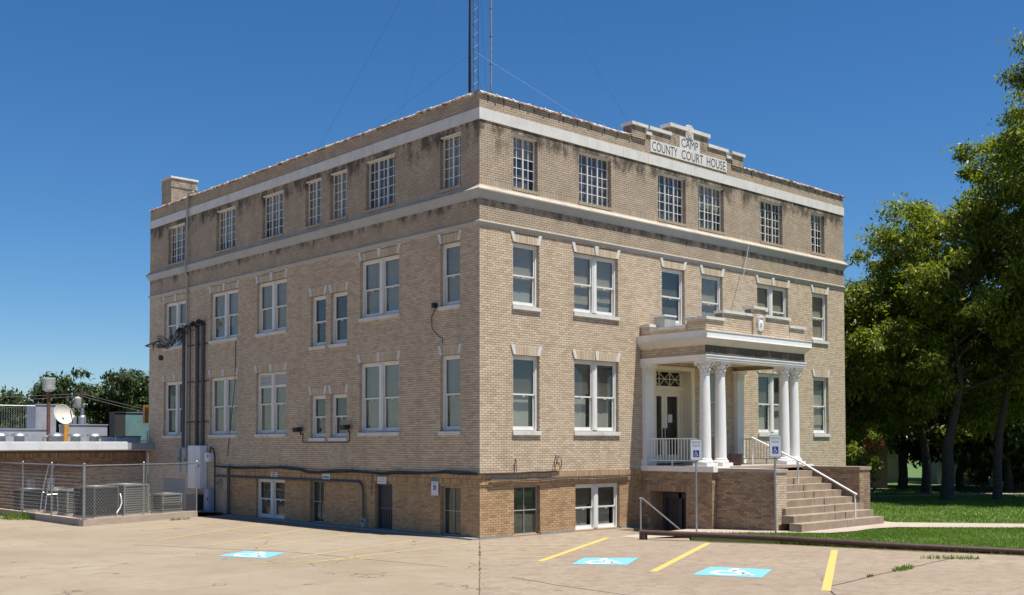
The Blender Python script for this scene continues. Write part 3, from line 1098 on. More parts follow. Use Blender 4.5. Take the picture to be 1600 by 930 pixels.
BL_F2 = ['split', 'split', 'dark', 'full', 'full', 'full']
BL_F1 = ['half', 'half', 'full', 'half', 'split']
cnt = {}
for key, fr in (('F', FRONT), ('L', LEFT)):
    for (a0, a1, z0, z1, fl, k) in openings[key]:
        i = cnt[(key, fl)] = cnt.get((key, fl), -1) + 1
        if fl == 3:
            far_ = (key == 'L' and a0 > 10) or (key == 'F' and a0 > 13)
            casement(fr, a0, a1, z0, z1, k, far_)
        elif k == 'screen':
            screen_window(fr, a0, a1, z0, z1)
        elif k == 'door':
            d = MB(fr)
            for b in ((a0, a0 + .05, z0, z1), (a1 - .05, a1, z0, z1), (a0 + .05, a1 - .05, z1 - .05, z1)):
                d.box(b[0], b[1], -.20, -.12, b[2], b[3], 1)
            d.box(a0 + .05, a1 - .05, -.19, -.17, z0, z1 - .05, 0)
            d.box(a0 + .05, a1 - .05, -.165, -.14, z0 + .60, z0 + .66, 1)
            for q in range(6):
                x = a0 + .12 + q * .13
                d.box(x, x + .02, -.168, -.15, z0 + .05, z0 + .60, 1)
            bd = d.obj('basement_door', ['acdark', 'conduit'], court)
            h = MB(fr)
            h.box(a0 + .08, a0 + .11, -.169, -.11, z0 + .68, z0 + .78)
            h.obj('handle', 'galv', bd)
        elif k == 'louvre':
            d = MB(fr)
            d.box(a0, a1, -.20, -.18, z0, z1, 1)
            for q in range(8):
                zz = z0 + q * .1
                d.add([(a0, .02, zz), (a1, .02, zz), (a1, -.10, zz + .085), (a0, -.10, zz + .085)], [(3, 2, 1, 0)], 0)
                d.box(a0, a1, .005, .02, zz - .006, zz + .012, 0)
            d.obj('louvre', ['louvre', 'dark'], court)
        else:
            n = k if k in (1, 2) else 1
            bl = None
            if key == 'F':
                bl = {2: BL_F2, 1: BL_F1, 0: ['half', 'half']}[fl][i]
            elif k in ('s', 't'):
                bl = 'dark'
            dh_window(fr, a0, a1, z0, z1, n, sill=fl > 0, keys=fl > 0, blind=bl, louvred=(key == 'L' and fl == 1 and i == 4))

# ------------------------------------------------------------------ entrance door
u0, u1, z0, z1 = DOOR
d = MB(FRONT)
d.box(u0 - .02, u0 + .17, -.05, .035, z0, z1 + .03)
d.box(u1 - .17, u1 + .02, -.05, .035, z0, z1 + .03)
d.box(u0 + .17, u1 - .17, -.05, .035, z1 - .10, z1 + .03)
d.box(u0 + .12, u0 + .17, -.42, -.05, z0, z1 - .05)
d.box(u1 - .17, u1 - .12, -.42, -.05, z0, z1 - .05)
i0, i1 = u0 + .17, u1 - .17
d.box(i0, i0 + .09, -.44, -.36, z0, z1 - .1)
d.box(i1 - .09, i1, -.44, -.36, z0, z1 - .1)
d.box(i0, i1, -.44, -.33, 4.42, 4.56)
d.box(i0, i1, -.44, -.36, z1 - .13, z1 - .05)
d.box(i0 + .0, i0 + .04, -.36, -.05, z0, z1 - .05)
dm = (i0 + i1) / 2
tz0, tz1 = 4.56, z1 - .13
for k in range(3):
    x0, x1 = i0 + .09 + (i1 - i0 - .18) * k / 3, i0 + .09 + (i1 - i0 - .18) * (k + 1) / 3
    for (p, q) in (((x0, tz0), (x1, tz1)), ((x0, tz1), (x1, tz0))):
        d.tube([(p[0], -.38, p[1]), (q[0], -.38, q[1])], .014, 4)
    d.box(x1 - .012, x1 + .012, -.395, -.365, tz0, tz1)
d.box(i0 + .09, i1 - .09, -.393, -.367, (tz0 + tz1) / 2 - .012, (tz0 + tz1) / 2 + .012)
ent = d.obj('entrance_door', 'cream', court)
pane(FRONT, ent, i0 + .09, i1 - .09, -.41, tz0, tz1)
for (x0, x1) in ((i0 + .09, dm - .005), (dm + .005, i1 - .09)):
    lf = MB(FRONT)
    lf.box(x0, x0 + .14, -.43, -.385, z0 + .02, 4.42)
    lf.box(x1 - .14, x1, -.43, -.385, z0 + .02, 4.42)
    lf.box(x0 + .14, x1 - .14, -.43, -.385, z0 + .02, z0 + .32)
    lf.box(x0 + .14, x1 - .14, -.43, -.385, 4.22, 4.42)
    lf.obj('door_leaf', 'cream', ent)
    pane(FRONT, ent, x0 + .14, x1 - .14, -.405, z0 + .32, 4.22)
    nt_ = MB(FRONT)
    nt_.box(x0 + .20, x0 + .42, -.4025, -.401, 3.35, 3.62)
    nt_.obj('paper_notice', 'signwhite', ent)
h = MB(FRONT)
h.box(dm - .09, dm - .06, -.385, -.33, 2.75, 3.15)
h.box(dm + .06, dm + .09, -.385, -.33, 2.75, 3.15)
h.obj('handle', 'black', ent)

# ------------------------------------------------------------------ portico
PX0, PX1, PY = 6.84, 12.27, -2.59
PF = Fr((0, PY, 0), (1, 0, 0), (0, -1, 0))
PL = Fr((PX0, 0, 0), (0, 1, 0), (-1, 0, 0))
PR = Fr((PX1, 0, 0), (0, 1, 0), (1, 0, 0))
pm = MB()
# core of the entablature and parapet (mortar), ceiling
pm.box(PX0 + .011, PX1 - .011, PY + .011, PY + .42, 5.20, 6.10, 0)
pm.box(PX0 + .011, PX0 + .42, PY + .42, -.012, 5.20, 6.10, 0)
pm.box(PX1 - .42, PX1 - .011, PY + .42, -.012, 5.20, 6.10, 0)
pm.box(PX0 + .42, PX1 - .42, PY + .42, -.012, 5.32, 5.40, 1)
pm.box(PX0 + .42, PX1 - .42, PY + .42, -.012, 5.85, 5.95, 2)
port = pm.obj('portico', ['mortar', 'cream', 'roofgrey'], court)
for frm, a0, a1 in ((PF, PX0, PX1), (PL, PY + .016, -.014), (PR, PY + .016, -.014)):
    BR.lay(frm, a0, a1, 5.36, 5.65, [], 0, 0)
# inner faces of the beams are brick too
PIN = Fr((PX1 - .42, 0, 0), (0, 1, 0), (-1, 0, 0))
BR.lay(PIN, PY + .43, -.02, 5.21, 5.32, [], .012, 1)


def three_sided(prof, name, mat, parent=port):
    mb = MB()
    P = []
    for (w, z) in prof:
        P += [(PX0 - w, -.001, z), (PX0 - w, PY - w, z), (PX1 + w, PY - w, z), (PX1 + w, -.001, z)]
    fs = []
    for i in range(len(prof) - 1):
        for k in range(3):
            a, b = i * 4 + k, i * 4 + k + 1
            fs.append((a, b, b + 4, a + 4))
    mb.add(P, fs)
    return mb.obj(name, mat, parent)


three_sided([(-.43, 5.183), (.012, 5.183), (.012, 5.23), (.03, 5.245), (.03, 5.30), (.05, 5.325), (.05, 5.355), (-.005, 5.36)], 'architrave', 'column')
three_sided([(-.005, 5.645), (.015, 5.647), (.04, 5.70), (.15, 5.825), (.1745, 5.83)], 'cornice_cove', 'cornice')
three_sided([(.12, 5.831), (.20, 5.832), (.205, 5.85), (.17, 5.853), (.17, 6.045), (.19, 6.055), (.19, 6.07), (-.005, 6.078)], 'cornice', 'column')
caps = [(PX0, 7.71, 6.43, 0), (7.71, 9.23, 6.685, 0), (9.23, 9.915, 6.93, .06), (9.915, 11.37, 6.71, 0), (11.37, PX1, 6.47, 0)]
pc = MB()
for (a0, a1, zt, pr) in caps:
    BR.lay(PF, a0 + (.0 if a0 == PX0 else .001), a1 - .001, 6.078, zt, [], pr, 0, depth=.02 + pr)
    pc.fr = PF
    pc.box(a0 + .012, a1 - .012, -.28, -.012 + pr * .8, 6.0, zt)
    L_ = a1 - a0 + .08
    n = max(1, round(L_ / .45))
    for i in range(n):
        c = MB(PF)
        c.box(a0 - .04 + L_ * i / n + .003, a0 - .04 + L_ * (i + 1) / n - .003, -.32, .05 + pr, zt, zt + .085)
        c.obj('parapet_cap', 'stone', port)
for frm in (PL, PR):
    for (y0, y1, zt) in ((PY + .30, -1.85, 6.43), (-1.85, -.42, 6.22), (-.42, -.016, 6.36)):
        BR.lay(frm, y0 if y0 > PY + .31 else PY + .016, y1 - .001, 6.078, zt, [], 0, 0)
        pc.fr = frm
        pc.box(y0, y1 - .002, -.28, -.012, 6.0, zt)
        c = MB(frm)
        c.box(y0 + .03 if y0 < PY + .31 else y0 + .003, y1 - .003, -.32, .05, zt, zt + .085)
        c.obj('parapet_cap', 'stone', port)
pc.obj('parapet_core', 'mortar', port)
# carved shield on the little pier
sh = MB(PF)
sh.box(9.42, 9.73, .052, .08, 6.26, 6.70)
sh.prism([(9.44, 6.60), (9.71, 6.60), (9.69, 6.38), (9.575, 6.22), (9.46, 6.38)], .08, .115, axis=1)
for k in range(9):
    t0 = math.pi * (k / 8)
    x, z = 9.575 + .14 * math.cos(t0), 6.60 + .10 * math.sin(t0)
    sh.box(x - .025, x + .025, .08, .13, z - .03, z + .03)
for s in (-1, 1):
    for k in range(4):
        x, z = 9.575 + s * (.15 - .02 * k), 6.55 - k * .085
        sh.box(x - .022, x + .022, .08, .12, z - .035, z + .035)
sh.lathe([(.0, 6.40), (.05, 6.43), (.055, 6.50), (.03, 6.56), (0, 6.58)], (9.575, .11), 8)
sh.obj('carved_shield', 'column', port)


def column(x, y):
    b = MB()
    b.box(x - .27, x + .27, y - .27, y + .27, 1.951, 2.05)
    b.lathe([(.235, 2.05), (.25, 2.075), (.25, 2.10), (.225, 2.125), (.20, 2.135), (.21, 2.155), (.21, 2.17), (.182, 2.19)], (x, y), 20)
    b.obj('column_base', 'column', port, True)
    s_ = MB()
    prof = []
    for i in range(9):
        t = i / 8
        prof.append((.182 - .034 * t ** 1.6, 2.19 + 2.57 * t))
    s_.lathe(prof, (x, y), 24)
    s_.obj('column', 'column', port, True)
    capital(x, y)


def capital(x, y, square=False):
    c = MB()
    c.lathe([(.155, 4.755), (.165, 4.765), (.165, 4.785), (.147, 4.795), (.147, 4.86), (.157, 4.98), (.19, 5.07), (.23, 5.12)], (x, y), 20)
    for ringn, (zb, zt, rb, rtp, off) in enumerate(((4.80, 4.93, .153, .20, 0), (4.90, 5.05, .16, .24, .5))):
        for k in range(8):
            t = 2 * math.pi * (k + off) / 8
            dx, dy = math.cos(t), math.sin(t)
            px, py = -dy, dx
            w_ = .052
            P = []
            for (r, z, ww) in ((rb, zb, w_), (rb + .012, (zb + zt) / 2, w_ * 1.05), (rtp - .01, zt - .012, w_ * .8), (rtp + .012, zt - .03, w_ * .45)):
                for sgn in (-1, 1):
                    P.append((x + dx * r + px * ww * sgn, y + dy * r + py * ww * sgn, z))
            c.add(P, [(0, 1, 3, 2), (2, 3, 5, 4), (4, 5, 7, 6)])
    for sx in (-1, 1):
        for sy in (-1, 1):
            cxx, cyy = x + sx * .195, y + sy * .195
            d_ = Vector((sx, sy, 0)).normalized()
            q = Vector((-d_.y, d_.x, 0))
            ctr = Vector((cxx, cyy, 5.075))
            c.tube([ctr - q * .03, ctr + q * .03], .045, 8)
            c.tube([(x + sx * .12, y + sy * .12, 4.95), (x + sx * .16, y + sy * .16, 5.06), (cxx, cyy, 5.115)], .018, 5)
    # abacus with hollow sides
    A = []
    for k in range(4):
        t = math.pi / 4 + k * math.pi / 2
        A.append((x + .33 * math.cos(t + .06), y + .33 * math.sin(t + .06)))
        A.append((x + .215 * math.cos(t + math.pi / 4), y + .215 * math.sin(t + math.pi / 4)))
        A.append((x + .33 * math.cos(t + math.pi / 2 - .06), y + .33 * math.sin(t + math.pi / 2 - .06)))
    c.prism(A, 5.12, 5.182, axis=2)
    c.obj('capital', 'column', port)


for (x, y) in ((7.12, PY + .27), (7.90, PY + .27), (11.40, PY + .27), (12.00, PY + .27)):
    column(x, y)
for x in (7.10, 12.03):
    p = MB()
    p.box(x - .25, x + .25, -.20, -.002, 1.951, 2.14)
    p.box(x - .20, x + .20, -.16, -.002, 2.14, 4.80)
    p.box(x - .22, x + .22, -.18, -.002, 4.80, 4.84)
    for k in range(4):
        for zz, e in ((4.84, 0), (4.95, .02)):
            a = x - .2 + k * .1
            p.add([(a + .005, -.16, zz), (a + .095, -.16, zz), (a + .085, -.20 - e, zz + .12), (a + .015, -.20 - e, zz + .12)], [(0, 1, 2, 3)])
    p.box(x - .20, x + .20, -.158, -.002, 4.84, 5.08)
    p.box(x - .27, x + .27, -.24, -.002, 5.08, 5.182)
    p.obj('pilaster', 'column', port)

# podium: slab with white edge, brick sides, cheek walls
sl = MB()
sl.box(PX0 + .02, PX1 + .05, -2.85, -.012, 1.86, 1.95, 0)
sl.box(PX0 - .04, PX0 + .02, -2.80, -.001, 1.78, 1.949, 1)
sl.box(PX0 - .04, 7.62, -2.86, -2.80, 1.78, 1.949, 1)
sl.box(11.66, PX1 + .05, -2.86, -2.851, 1.80, 1.949, 1)
slab = sl.obj('porch_floor', ['walk', 'column'], port)
BDO = (-1.79, -.37, -.9, 1.15)     # opening down to the basement door
PODL = Fr((PX0, 0, 0), (0, 1, 0), (-1, 0, 0))
BR.lay(PODL, -2.78, -.016, .0, 1.15, [BDO], 0, 2)
BR.lay(PODL, -2.78, -.016, 1.15, 1.35, [], .0, 2, soldier=True)
BR.lay(PODL, -2.78, -.016, 1.35, 1.78, [], 0, 2)
PODF = Fr((0, -2.78, 0), (1, 0, 0), (0, -1, 0))
BR.lay(PODF, PX0, 7.05, 0, 1.78, [], 0, 2)
pk = MB()
wall_sheet(pk, PODL, -2.77, -.012, -.02, 1.78, [BDO], -.0105, .3, 0)
pk.fr = WORLD
pk.box(PX0 + .011, 7.06, -2.769, -2.60, 0, 1.78)
pk.box(PX1 - .02, PX1 - .011, -2.85, -.012, 0, 1.86)
pk.add([(PX0 + .3, -1.79, -.95), (8.0, -1.79, -.95), (8.0, -1.79, 1.2), (PX0 + .3, -1.79, 1.2)], [(0, 1, 2, 3)])
pk.add([(PX0 + .3, -.37, -.95), (8.0, -.37, -.95), (8.0, -.37, 1.2), (PX0 + .3, -.37, 1.2)], [(0, 1, 2, 3)])
pk.add([(PX0, -1.79, 1.16), (8.0, -1.79, 1.16), (8.0, -.37, 1.16), (PX0, -.37, 1.16)], [(0, 1, 2, 3)])
pk.box(8.0, 8.02, -1.8, -.3, -.95, 1.2)
pk.obj('podium_core', 'mortar2', port)
bd = MB()
bd.box(7.45, 7.52, -1.78, -1.66, -.94, 1.1, 0)
bd.box(7.45, 7.52, -.50, -.38, -.94, 1.1, 0)
bd.box(7.45, 7.52, -1.14, -1.02, -.94, 1.1, 0)
bd.box(7.45, 7.52, -1.66, -.50, .92, 1.1, 0)
bd.box(7.53, 7.55, -1.66, -.50, -.94, .92, 1)
bdo = bd.obj('basement_door', ['conduit', 'acdark'], port)
CY = -4.88
for (c0, c1) in ((7.05, 7.60), (11.70, 12.36)):
    ZT = 1.80
    fl = Fr((c0, 0, 0), (0, 1, 0), (-1, 0, 0))
    fr_ = Fr((c1, 0, 0), (0, 1, 0), (1, 0, 0))
    ff = Fr((0, CY, 0), (1, 0, 0), (0, -1, 0))
    ystop = -2.78 if c0 < 10 else -.016
    BR.lay(fl, CY + .016, -2.6 if c0 < 10 else -2.85, .1, ZT, [], 0, 2)
    BR.lay(ff, c0, c1, .1, ZT, [], 0, 0 if c0 < 10 else 2)  # sunlit front of the left cheek painted as paler brick
    BR.lay(fr_, CY + .016, -2.6 if c0 < 10 else -.016, .1, ZT, [], 0, 2)
    k = MB()
    k.box(c0 + .011, c1 - .011, CY + .011, -2.6 if c0 < 10 else -2.86, 0, ZT)
    if c0 > 10:
        k.box(c1 - .04, c1 - .011, -2.86, -.02, 0, ZT)
    k.obj('cheek_wall', 'mortar2', port)
    k = MB()
    k.box(c0 - .03, c1 + .03, CY - .03, -2.861, ZT, ZT + .10)
    k.obj('cheek_cap', 'concrete' if c0 > 10 else 'walk', port)
# railings on the porch
for x in (6.98, 12.12):
    r = MB()
    r.box(x - .02, x + .02, -2.12, -.18, 2.78, 2.815)
    r.box(x - .015, x + .015, -2.12, -.18, 2.10, 2.13)
    n = 17
    for i in range(n):
        y = -2.10 + i * 1.9 / (n - 1)
        r.box(x - .009, x + .009, y - .009, y + .009, 2.13, 2.78)
    r.box(x - .02, x + .02, -1.17, -1.13, 1.951, 2.10)
    r.obj('porch_railing', 'column', port)

# entrance steps: each tread is two slabs with a joint
stp = thing('tmp', None, None)
stp.name = 'entrance_steps'
for k_ in ('label', 'category'):
    if k_ in stp:
        del stp[k_]
stp.parent = court
RISE, TREAD = (1.95 - .17) / 9, .36
for k in range(1, 9):
    yf = -2.85 - (9 - k) * TREAD
    zt = .17 + RISE * k
    if k == 1:
        a0, a1 = 7.02, 11.62
    elif k == 2:
        a0, a1 = 7.18, 11.66
    elif k == 3:
        a0, a1 = 7.34, 11.69
    else:
        a0, a1 = 7.602, 11.698
    yb = yf + TREAD + .05 if k != 3 else CY - .002
    j = 9.42 + rng.uniform(-.05, .05)
    for (b0, b1) in ((a0, j - .008), (j + .008, a1)):
        s_ = MB()
        dz = rng.uniform(-.004, .004)
        y1 = min(yf + TREAD + .04, CY - .002) if k in (1, 2, 3) else yf + TREAD + .04
        s_.box(b0, b1, yf, y1, zt - RISE - .03, zt + dz)
        s_.obj('step', 'concrete', stp)
    if k in (3, 4):
        s_ = MB()
        s_.box(7.602, 11.698, CY + .0, yf + TREAD + .04 if k == 3 else -2.86, .1, .17 + RISE * 3 - .004)
        s_.obj('step', 'concrete', stp) if k == 3 else None
fill = MB()
fill.box(7.62, 11.68, -4.2, -2.86, .05, .7)
fill.box(7.62, 11.68, -3.4, -2.86, .7, 1.3)
fill.obj('step_core', 'concrete', stp)

# ------------------------------------------------------------------ finish the brickwork: nearest bricks are single parts
def size_in_view(c):
    d = c - CPOS
    return -d.length
cands = sorted(BR.cand, key=lambda t: -size_in_view(t[2]))[:295]
skip = {t[0] for t in cands}
unit = {}
for (i, frm, c, mat) in cands:
    v = np.array(BR.V[i])
    kk = (id(frm), mat)
    if kk not in unit:
        me = bpy.data.meshes.new('brick')
        lv = v - np.array(c[:])
        me.from_pydata([tuple(x) for x in lv], [], [(0, 3, 2, 1), (4, 5, 6, 7), (0, 1, 5, 4), (1, 2, 6, 5), (2, 3, 7, 6), (3, 0, 4, 7)])
        me.materials.append(M['brick' if mat == 0 else 'brick2'])
        unit[kk] = me
    link('brick', unit[kk], wall, c)
BR.build('brickwork', ['brick', 'brick2', 'brick3'], court, skip)

# ================================================================== LOT MARKINGS
def strip(name, pts, w, z, mat, label, cat='painted line', group=None):
    mb = MB()
    P = []
    for i, p in enumerate(pts):
        a, b = Vector(pts[max(i - 1, 0)]), Vector(pts[min(i + 1, len(pts) - 1)])
        d = (b - a).normalized()
        n = Vector((-d.y, d.x))
        P.append((p[0] + n.x * w / 2, p[1] + n.y * w / 2, z))
        P.append((p[0] - n.x * w / 2, p[1] - n.y * w / 2, z))
    mb.add(P, [(2 * i, 2 * i + 1, 2 * i + 3, 2 * i + 2)[::-1] for i in range(len(pts) - 1)])
    return tag(mb.obj(name, mat), label, cat, group)


GL = 'yellow parking lines on the lot'
strip('parking_line', [(2.95, -2.05), (-2.65, -5.1)], .16, .004, 'yellow', 'bright yellow parking line left of the first blue wheelchair square on the right', group=GL)
strip('parking_line', [(3.72, -4.98), (-2.32, -8.12)], .16, .004, 'yellow', 'bright yellow parking line between the two blue wheelchair squares in front of the lawn', group=GL)
strip('parking_line', [(4.42, -8.30), (-2.35, -12.15)], .16, .004, 'yellow', 'rightmost bright yellow parking line, nearest the camera, ending at the pipe rail', group=GL)
HATCH = [((-.35, -.75), (1.25, -2.45)), ((-.95, -1.35), (.70, -2.95)), ((-1.6, -2.0), (.05, -3.45)), ((-2.25, -2.75), (-.95, -4.05)), ((-2.9, -3.45), (-1.9, -4.55))]
for i, (a, b) in enumerate(HATCH):
    strip('hatch_line', [a, b], .10, .004, 'yellowfaint', ['first', 'second', 'third', 'fourth', 'fifth'][i] + ' pale yellow hatch line counted outwards from the building corner', group='hatched no-parking lines at the corner')
FAINT = [((-1.25, 14.0 - 2.2), (-6.2, 9.0)), ((-1.3, 9.4), (-6.67, 6.0)), ((-1.3, 6.7), (-6.2, 3.6)), ((-1.26, 4.0), (-5.57, 2.35)), ((-1.3, 1.15), (-6.4, -.6)), ((-.7, -.55), (-6.64, -1.77))]
FL = ['pale worn yellow parking line nearest the fenced yard', 'pale worn yellow line, second from the fenced yard', 'pale worn yellow line, third from the fenced yard',
      'pale worn yellow line just behind the left blue wheelchair square', 'pale worn yellow line just in front of the left blue wheelchair square', 'pale worn yellow line running left from the building corner']
for (a, b), lb in zip(FAINT, FL):
    strip('worn_parking_line', [a, b], .11, .004, 'yellowfaint', lb, group='worn lines beside the long wall')
strip('worn_parking_line', [(-2.6, -2.95), (-7.5, -1.0)], .10, .0045, 'yellowfaint', 'pale worn yellow cross line in front of the building corner', group='worn lines beside the long wall')


def isa_shapes(mb, w=0.0, mat=0, bold=1.0):
    """wheelchair symbol in the unit square, drawn flat at height w"""
    def poly(p):
        mb.add([(x, y, w) for x, y in p], [tuple(range(len(p)))], mat)

    def stroke(p, q, t):
        p, q = Vector(p), Vector(q)
        d = (q - p).normalized()
        n = Vector((-d.y, d.x)) * t * bold / 2
        poly([p - n, q - n, q + n, p + n])
    poly([(.42 + .062 * math.cos(2 * math.pi * k / 12), .86 + .062 * math.sin(2 * math.pi * k / 12)) for k in range(12)])
    stroke((.42, .78), (.45, .46), .085)
    stroke((.43, .64), (.62, .64), .06)
    stroke((.44, .47), (.66, .47), .08)
    stroke((.65, .49), (.74, .20), .08)
    stroke((.72, .21), (.84, .25), .06)
    c, r, t = (.44, .36), .225, .06 * bold
    N = 18
    for k in range(N):
        a0 = R(115 + (245) * k / N)
        a1 = R(115 + (245) * (k + 1) / N)
        poly([(c[0] + rr * math.cos(a), c[1] + rr * math.sin(a)) for rr, a in ((r - t / 2, a0), (r + t / 2, a0), (r + t / 2, a1), (r - t / 2, a1))])


for quad, lb in ((((-2.15, -8.99), (-.77, -8.41), (-.21, -9.6), (-1.57, -10.26)), 'blue square with white wheelchair symbol, nearest the pipe rail and camera'),
                 (((-2.57, -6.01), (-1.41, -5.28), (-.49, -6.16), (-1.78, -6.94)), 'blue square with white wheelchair symbol right of the building corner, middle of three'),
                 (((-7.38, 1.03), (-6.25, 1.65), (-5.80, .56), (-6.83, -.29)), 'blue square with white wheelchair symbol beside the long left wall')):
    q = [Vector((*p, 0)) for p in quad]
    root = MB()
    root.add([(p.x, p.y, .005) for p in q], [(3, 2, 1, 0)])
    sq = root.obj('accessible_parking_mark', 'bluepaint')
    tag(sq, lb, 'parking mark', 'blue accessible parking squares')
    # symbol: x runs along the near edge, y away from the driver
    o = q[0]
    xa, ya = (q[3] - q[0]), (q[1] - q[0])
    m2 = MB(Fr((o.x, o.y, .009), tuple(xa), tuple(ya), (0, 0, 1)))
    isa_shapes(m2, 0, 0, 1.5)
    m2.obj('wheelchair_symbol', 'whitepaint', sq)


# joints and cracks in the concrete: thin dark fillings set into the lot
def crack(pts, w, label):
    P = []
    for i in range(len(pts) - 1):
        a, b = Vector(pts[i]), Vector(pts[i + 1])
        n = max(2, int((b - a).length / .15))
        for k in range(n):
            q = a.lerp(b, k / n)
            P.append((q.x + rng.uniform(-.012, .012), q.y + rng.uniform(-.012, .012)))
    P.append(pts[-1])
    return strip('pavement_crack', P, w, .003, 'crackfill', label, 'crack')


crack([(-.2, -.22), (-3.4, -3.9), (-7.3, -8.37), (-12, -13.8)], .018, 'dark jagged joint running from the building corner towards the camera')
crack([(-7.6, 5.2), (-5.6, .6), (-4.85, -4.5)], .025, 'thin dark crack crossing the worn lines on the left half of the lot')
crack([(-5.07, -6.79), (-5.3, -8.4), (-5.34, -10.05), (-5.5, -13)], .03, 'thin dark crack left of the wheelchair squares on the right')
crack([(-3.5, -13.2), (-1.93, -11.9), (1.2, -11.5), (4.75, -11.17)], .04, 'dark joint with weeds beside the rightmost yellow line')


# weeds in the joints
def tuft(name, c, rx, ry, n, h, label, rot=0.0, cat='weeds'):
    V, F = [], []
    for i in range(n):
        t, rr = rng.uniform(0, 2 * math.pi), math.sqrt(rng.random())
        lx, ly = rr * math.cos(t) * rx, rr * math.sin(t) * ry
        x = lx * math.cos(rot) - ly * math.sin(rot)
        y = lx * math.sin(rot) + ly * math.cos(rot)
        a = rng.uniform(0, math.pi)
        hh = h * rng.uniform(.5, 1.2)
        w = .012
        dx, dy = math.cos(a) * w, math.sin(a) * w
        bx, by = rng.uniform(-.6, .6) * hh, rng.uniform(-.6, .6) * hh
        b = len(V)
        V += [(x - dx, y - dy, 0), (x + dx, y + dy, 0), (x + bx, y + by, hh)]
        F.append((b, b + 1, b + 2))
    mb = MB()
    mb.add(V, F)
    return tag(mb.obj(name, 'grass', None, False, (c[0], c[1], c[2] if len(c) > 2 else .0)), label, cat)


tuft('weed_tuft', (1.75, -11.5), .55, .12, 160, .10, 'green weed tuft in the pavement joint right of the yellow line', .12)
tuft('weed_tuft', (.15, -11.62), .12, .05, 60, .05, 'small weed tuft beside the rightmost yellow line', .12)
for k_, (wx, wy, wn_) in enumerate(((-1.55, -1.77, 14), (-2.35, -2.70, 26), (-2.75, -3.15, 20), (-4.0, -4.58, 10), (-4.7, -5.4, 12))):
    tuft('weed_tuft', (wx, wy), .10, .03, wn_, .035, ['tiny weeds in the corner joint nearest the building', 'dark weeds in the corner joint beside the last hatch line', 'small weeds in the corner joint below the hatch lines', 'tiny weeds midway along the corner joint', 'tiny weeds in the corner joint nearest the camera'][k_], .85)
tuft('weed_tuft', (4.55, -11.2), .7, .2, 160, .09, 'weeds where the pavement joint meets the pipe rail', -.9)
tuft('weed_tuft', (-2.4, 13.25), .5, .1, 90, .10, 'low weeds at the kerb in front of the fence', .3)
tuft('weed_tuft', (-6.4, 17.6), .5, .8, 240, .35, 'bushy weeds at the left end of the yard kerb', .3)

# ================================================================== PIPE RAIL, HANDRAILS, SIGNS
pr = thing('pipe_rail', 'low dark brown steel pipe rail along the edge of the lawn', 'rail')
PZ = .20
pts = [(x, y, PZ - .115 * min(1, i / 2.5)) for i, (x, y) in enumerate(PIPE)]
dense = []
for i in range(len(pts) - 1):
    a, b = Vector(pts[i]), Vector(pts[i + 1])
    for k in range(3):
        dense.append(a.lerp(b, k / 3))
dense.append(Vector(pts[-1]))
mb = MB()
mb.tube(dense, .072, 14)
mb.obj('pipe', 'pipebrown', pr, True)
for (x, y) in ((3.29, -3.09),):
    p = MB()
    p.box(x - .08, x + .08, y - .08, y + .08, -.01, PZ - .02)
    p.obj('post', 'pipebrown', pr)

hr = thing('handrail', 'white pipe handrail down the middle of the entrance steps', 'handrail')
U = 10.05
mb = MB()
mb.tube([(U, -5.72, 1.10), (U, -3.7, 2.11), (U, -1.98, 2.84)], .028, 10)
mb.obj('rail', 'column', hr, True)
for (y, zb, zt) in ((-5.66, .30, 1.13), (-3.70, 1.10, 2.11), (-2.0, 1.95, 2.84)):
    p = MB()
    p.tube([(U, y, zb), (U, y, zt)], .025, 10)
    p.obj('post', 'column', hr, True)
h2 = thing('handrail', 'grey pipe handrail beside the sunken stair to the basement door', 'handrail')
mb = MB()
mb.tube([(4.75, -1.70, 1.04), (4.85, -1.72, 1.04), (6.30, -1.95, .06), (6.55, -1.97, -.12)], .024, 10)
mb.obj('rail', 'galv', h2, True)
mb = MB()
mb.tube([(4.80, -1.71, .0), (4.80, -1.71, 1.03)], .024, 10)
mb.obj('post', 'galv', h2, True)


def parking_sign(x, y, zb, zt, label, yaw):
    t = thing('parking_sign', label, 'parking sign', (x, y, zb), 0, 'accessible parking signs on posts')
    nx = Vector((math.cos(yaw), math.sin(yaw), 0))       # along the sign, left to right
    nn = Vector((nx.y, -nx.x, 0))                        # facing
    p = MB()
    p.tube([(0, 0, -.1), (0, 0, zt - zb - .05)], .028, 10)
    p.obj('post', 'galv', t, True)
    W, H = .345, .62
    fr = Fr(tuple(nn * .032 + Vector((0, 0, zt - zb - H)) - nx * W / 2), tuple(nx), tuple(nn), (0, 0, 1))
    b = MB(fr)
    rr = .03
    pl_ = [(rr, 0), (W - rr, 0), (W, rr), (W, H - rr), (W - rr, H), (rr, H), (0, H - rr), (0, rr)]
    b.prism(pl_, 0, .004, axis=1)
    pn = b.obj('panel', 'signgreen', t)
    b = MB(fr)
    e = .013
    b.prism([(e + rr, e), (W - e - rr, e), (W - e, e + rr), (W - e, H - e - rr), (W - e - rr, H - e), (e + rr, H - e), (e, H - e - rr), (e, e + rr)], .0045, .006, axis=1)
    b.obj('face', 'signwhite', pn)
    text_mesh('RESERVED', 'lettering', fr, .04, W - .04, .50, .565, .0062, 'signgreen', .001, pn)
    text_mesh('PARKING', 'lettering', fr, .06, W - .06, .40, .465, .0062, 'signgreen', .001, pn)
    b = MB(fr)
    b.box(.085, W - .085, .006, .0072, .10, .30)
    b.obj('blue_square', 'signblue', pn)
    f2 = Fr(tuple(fr((.085, .0078, .10))), tuple(fr.x * (W - .17)), (0, 0, .20), tuple(fr.y))
    b = MB(f2)
    isa_shapes(b)
    b.obj('wheelchair_symbol', 'signwhite', pn)
    return t


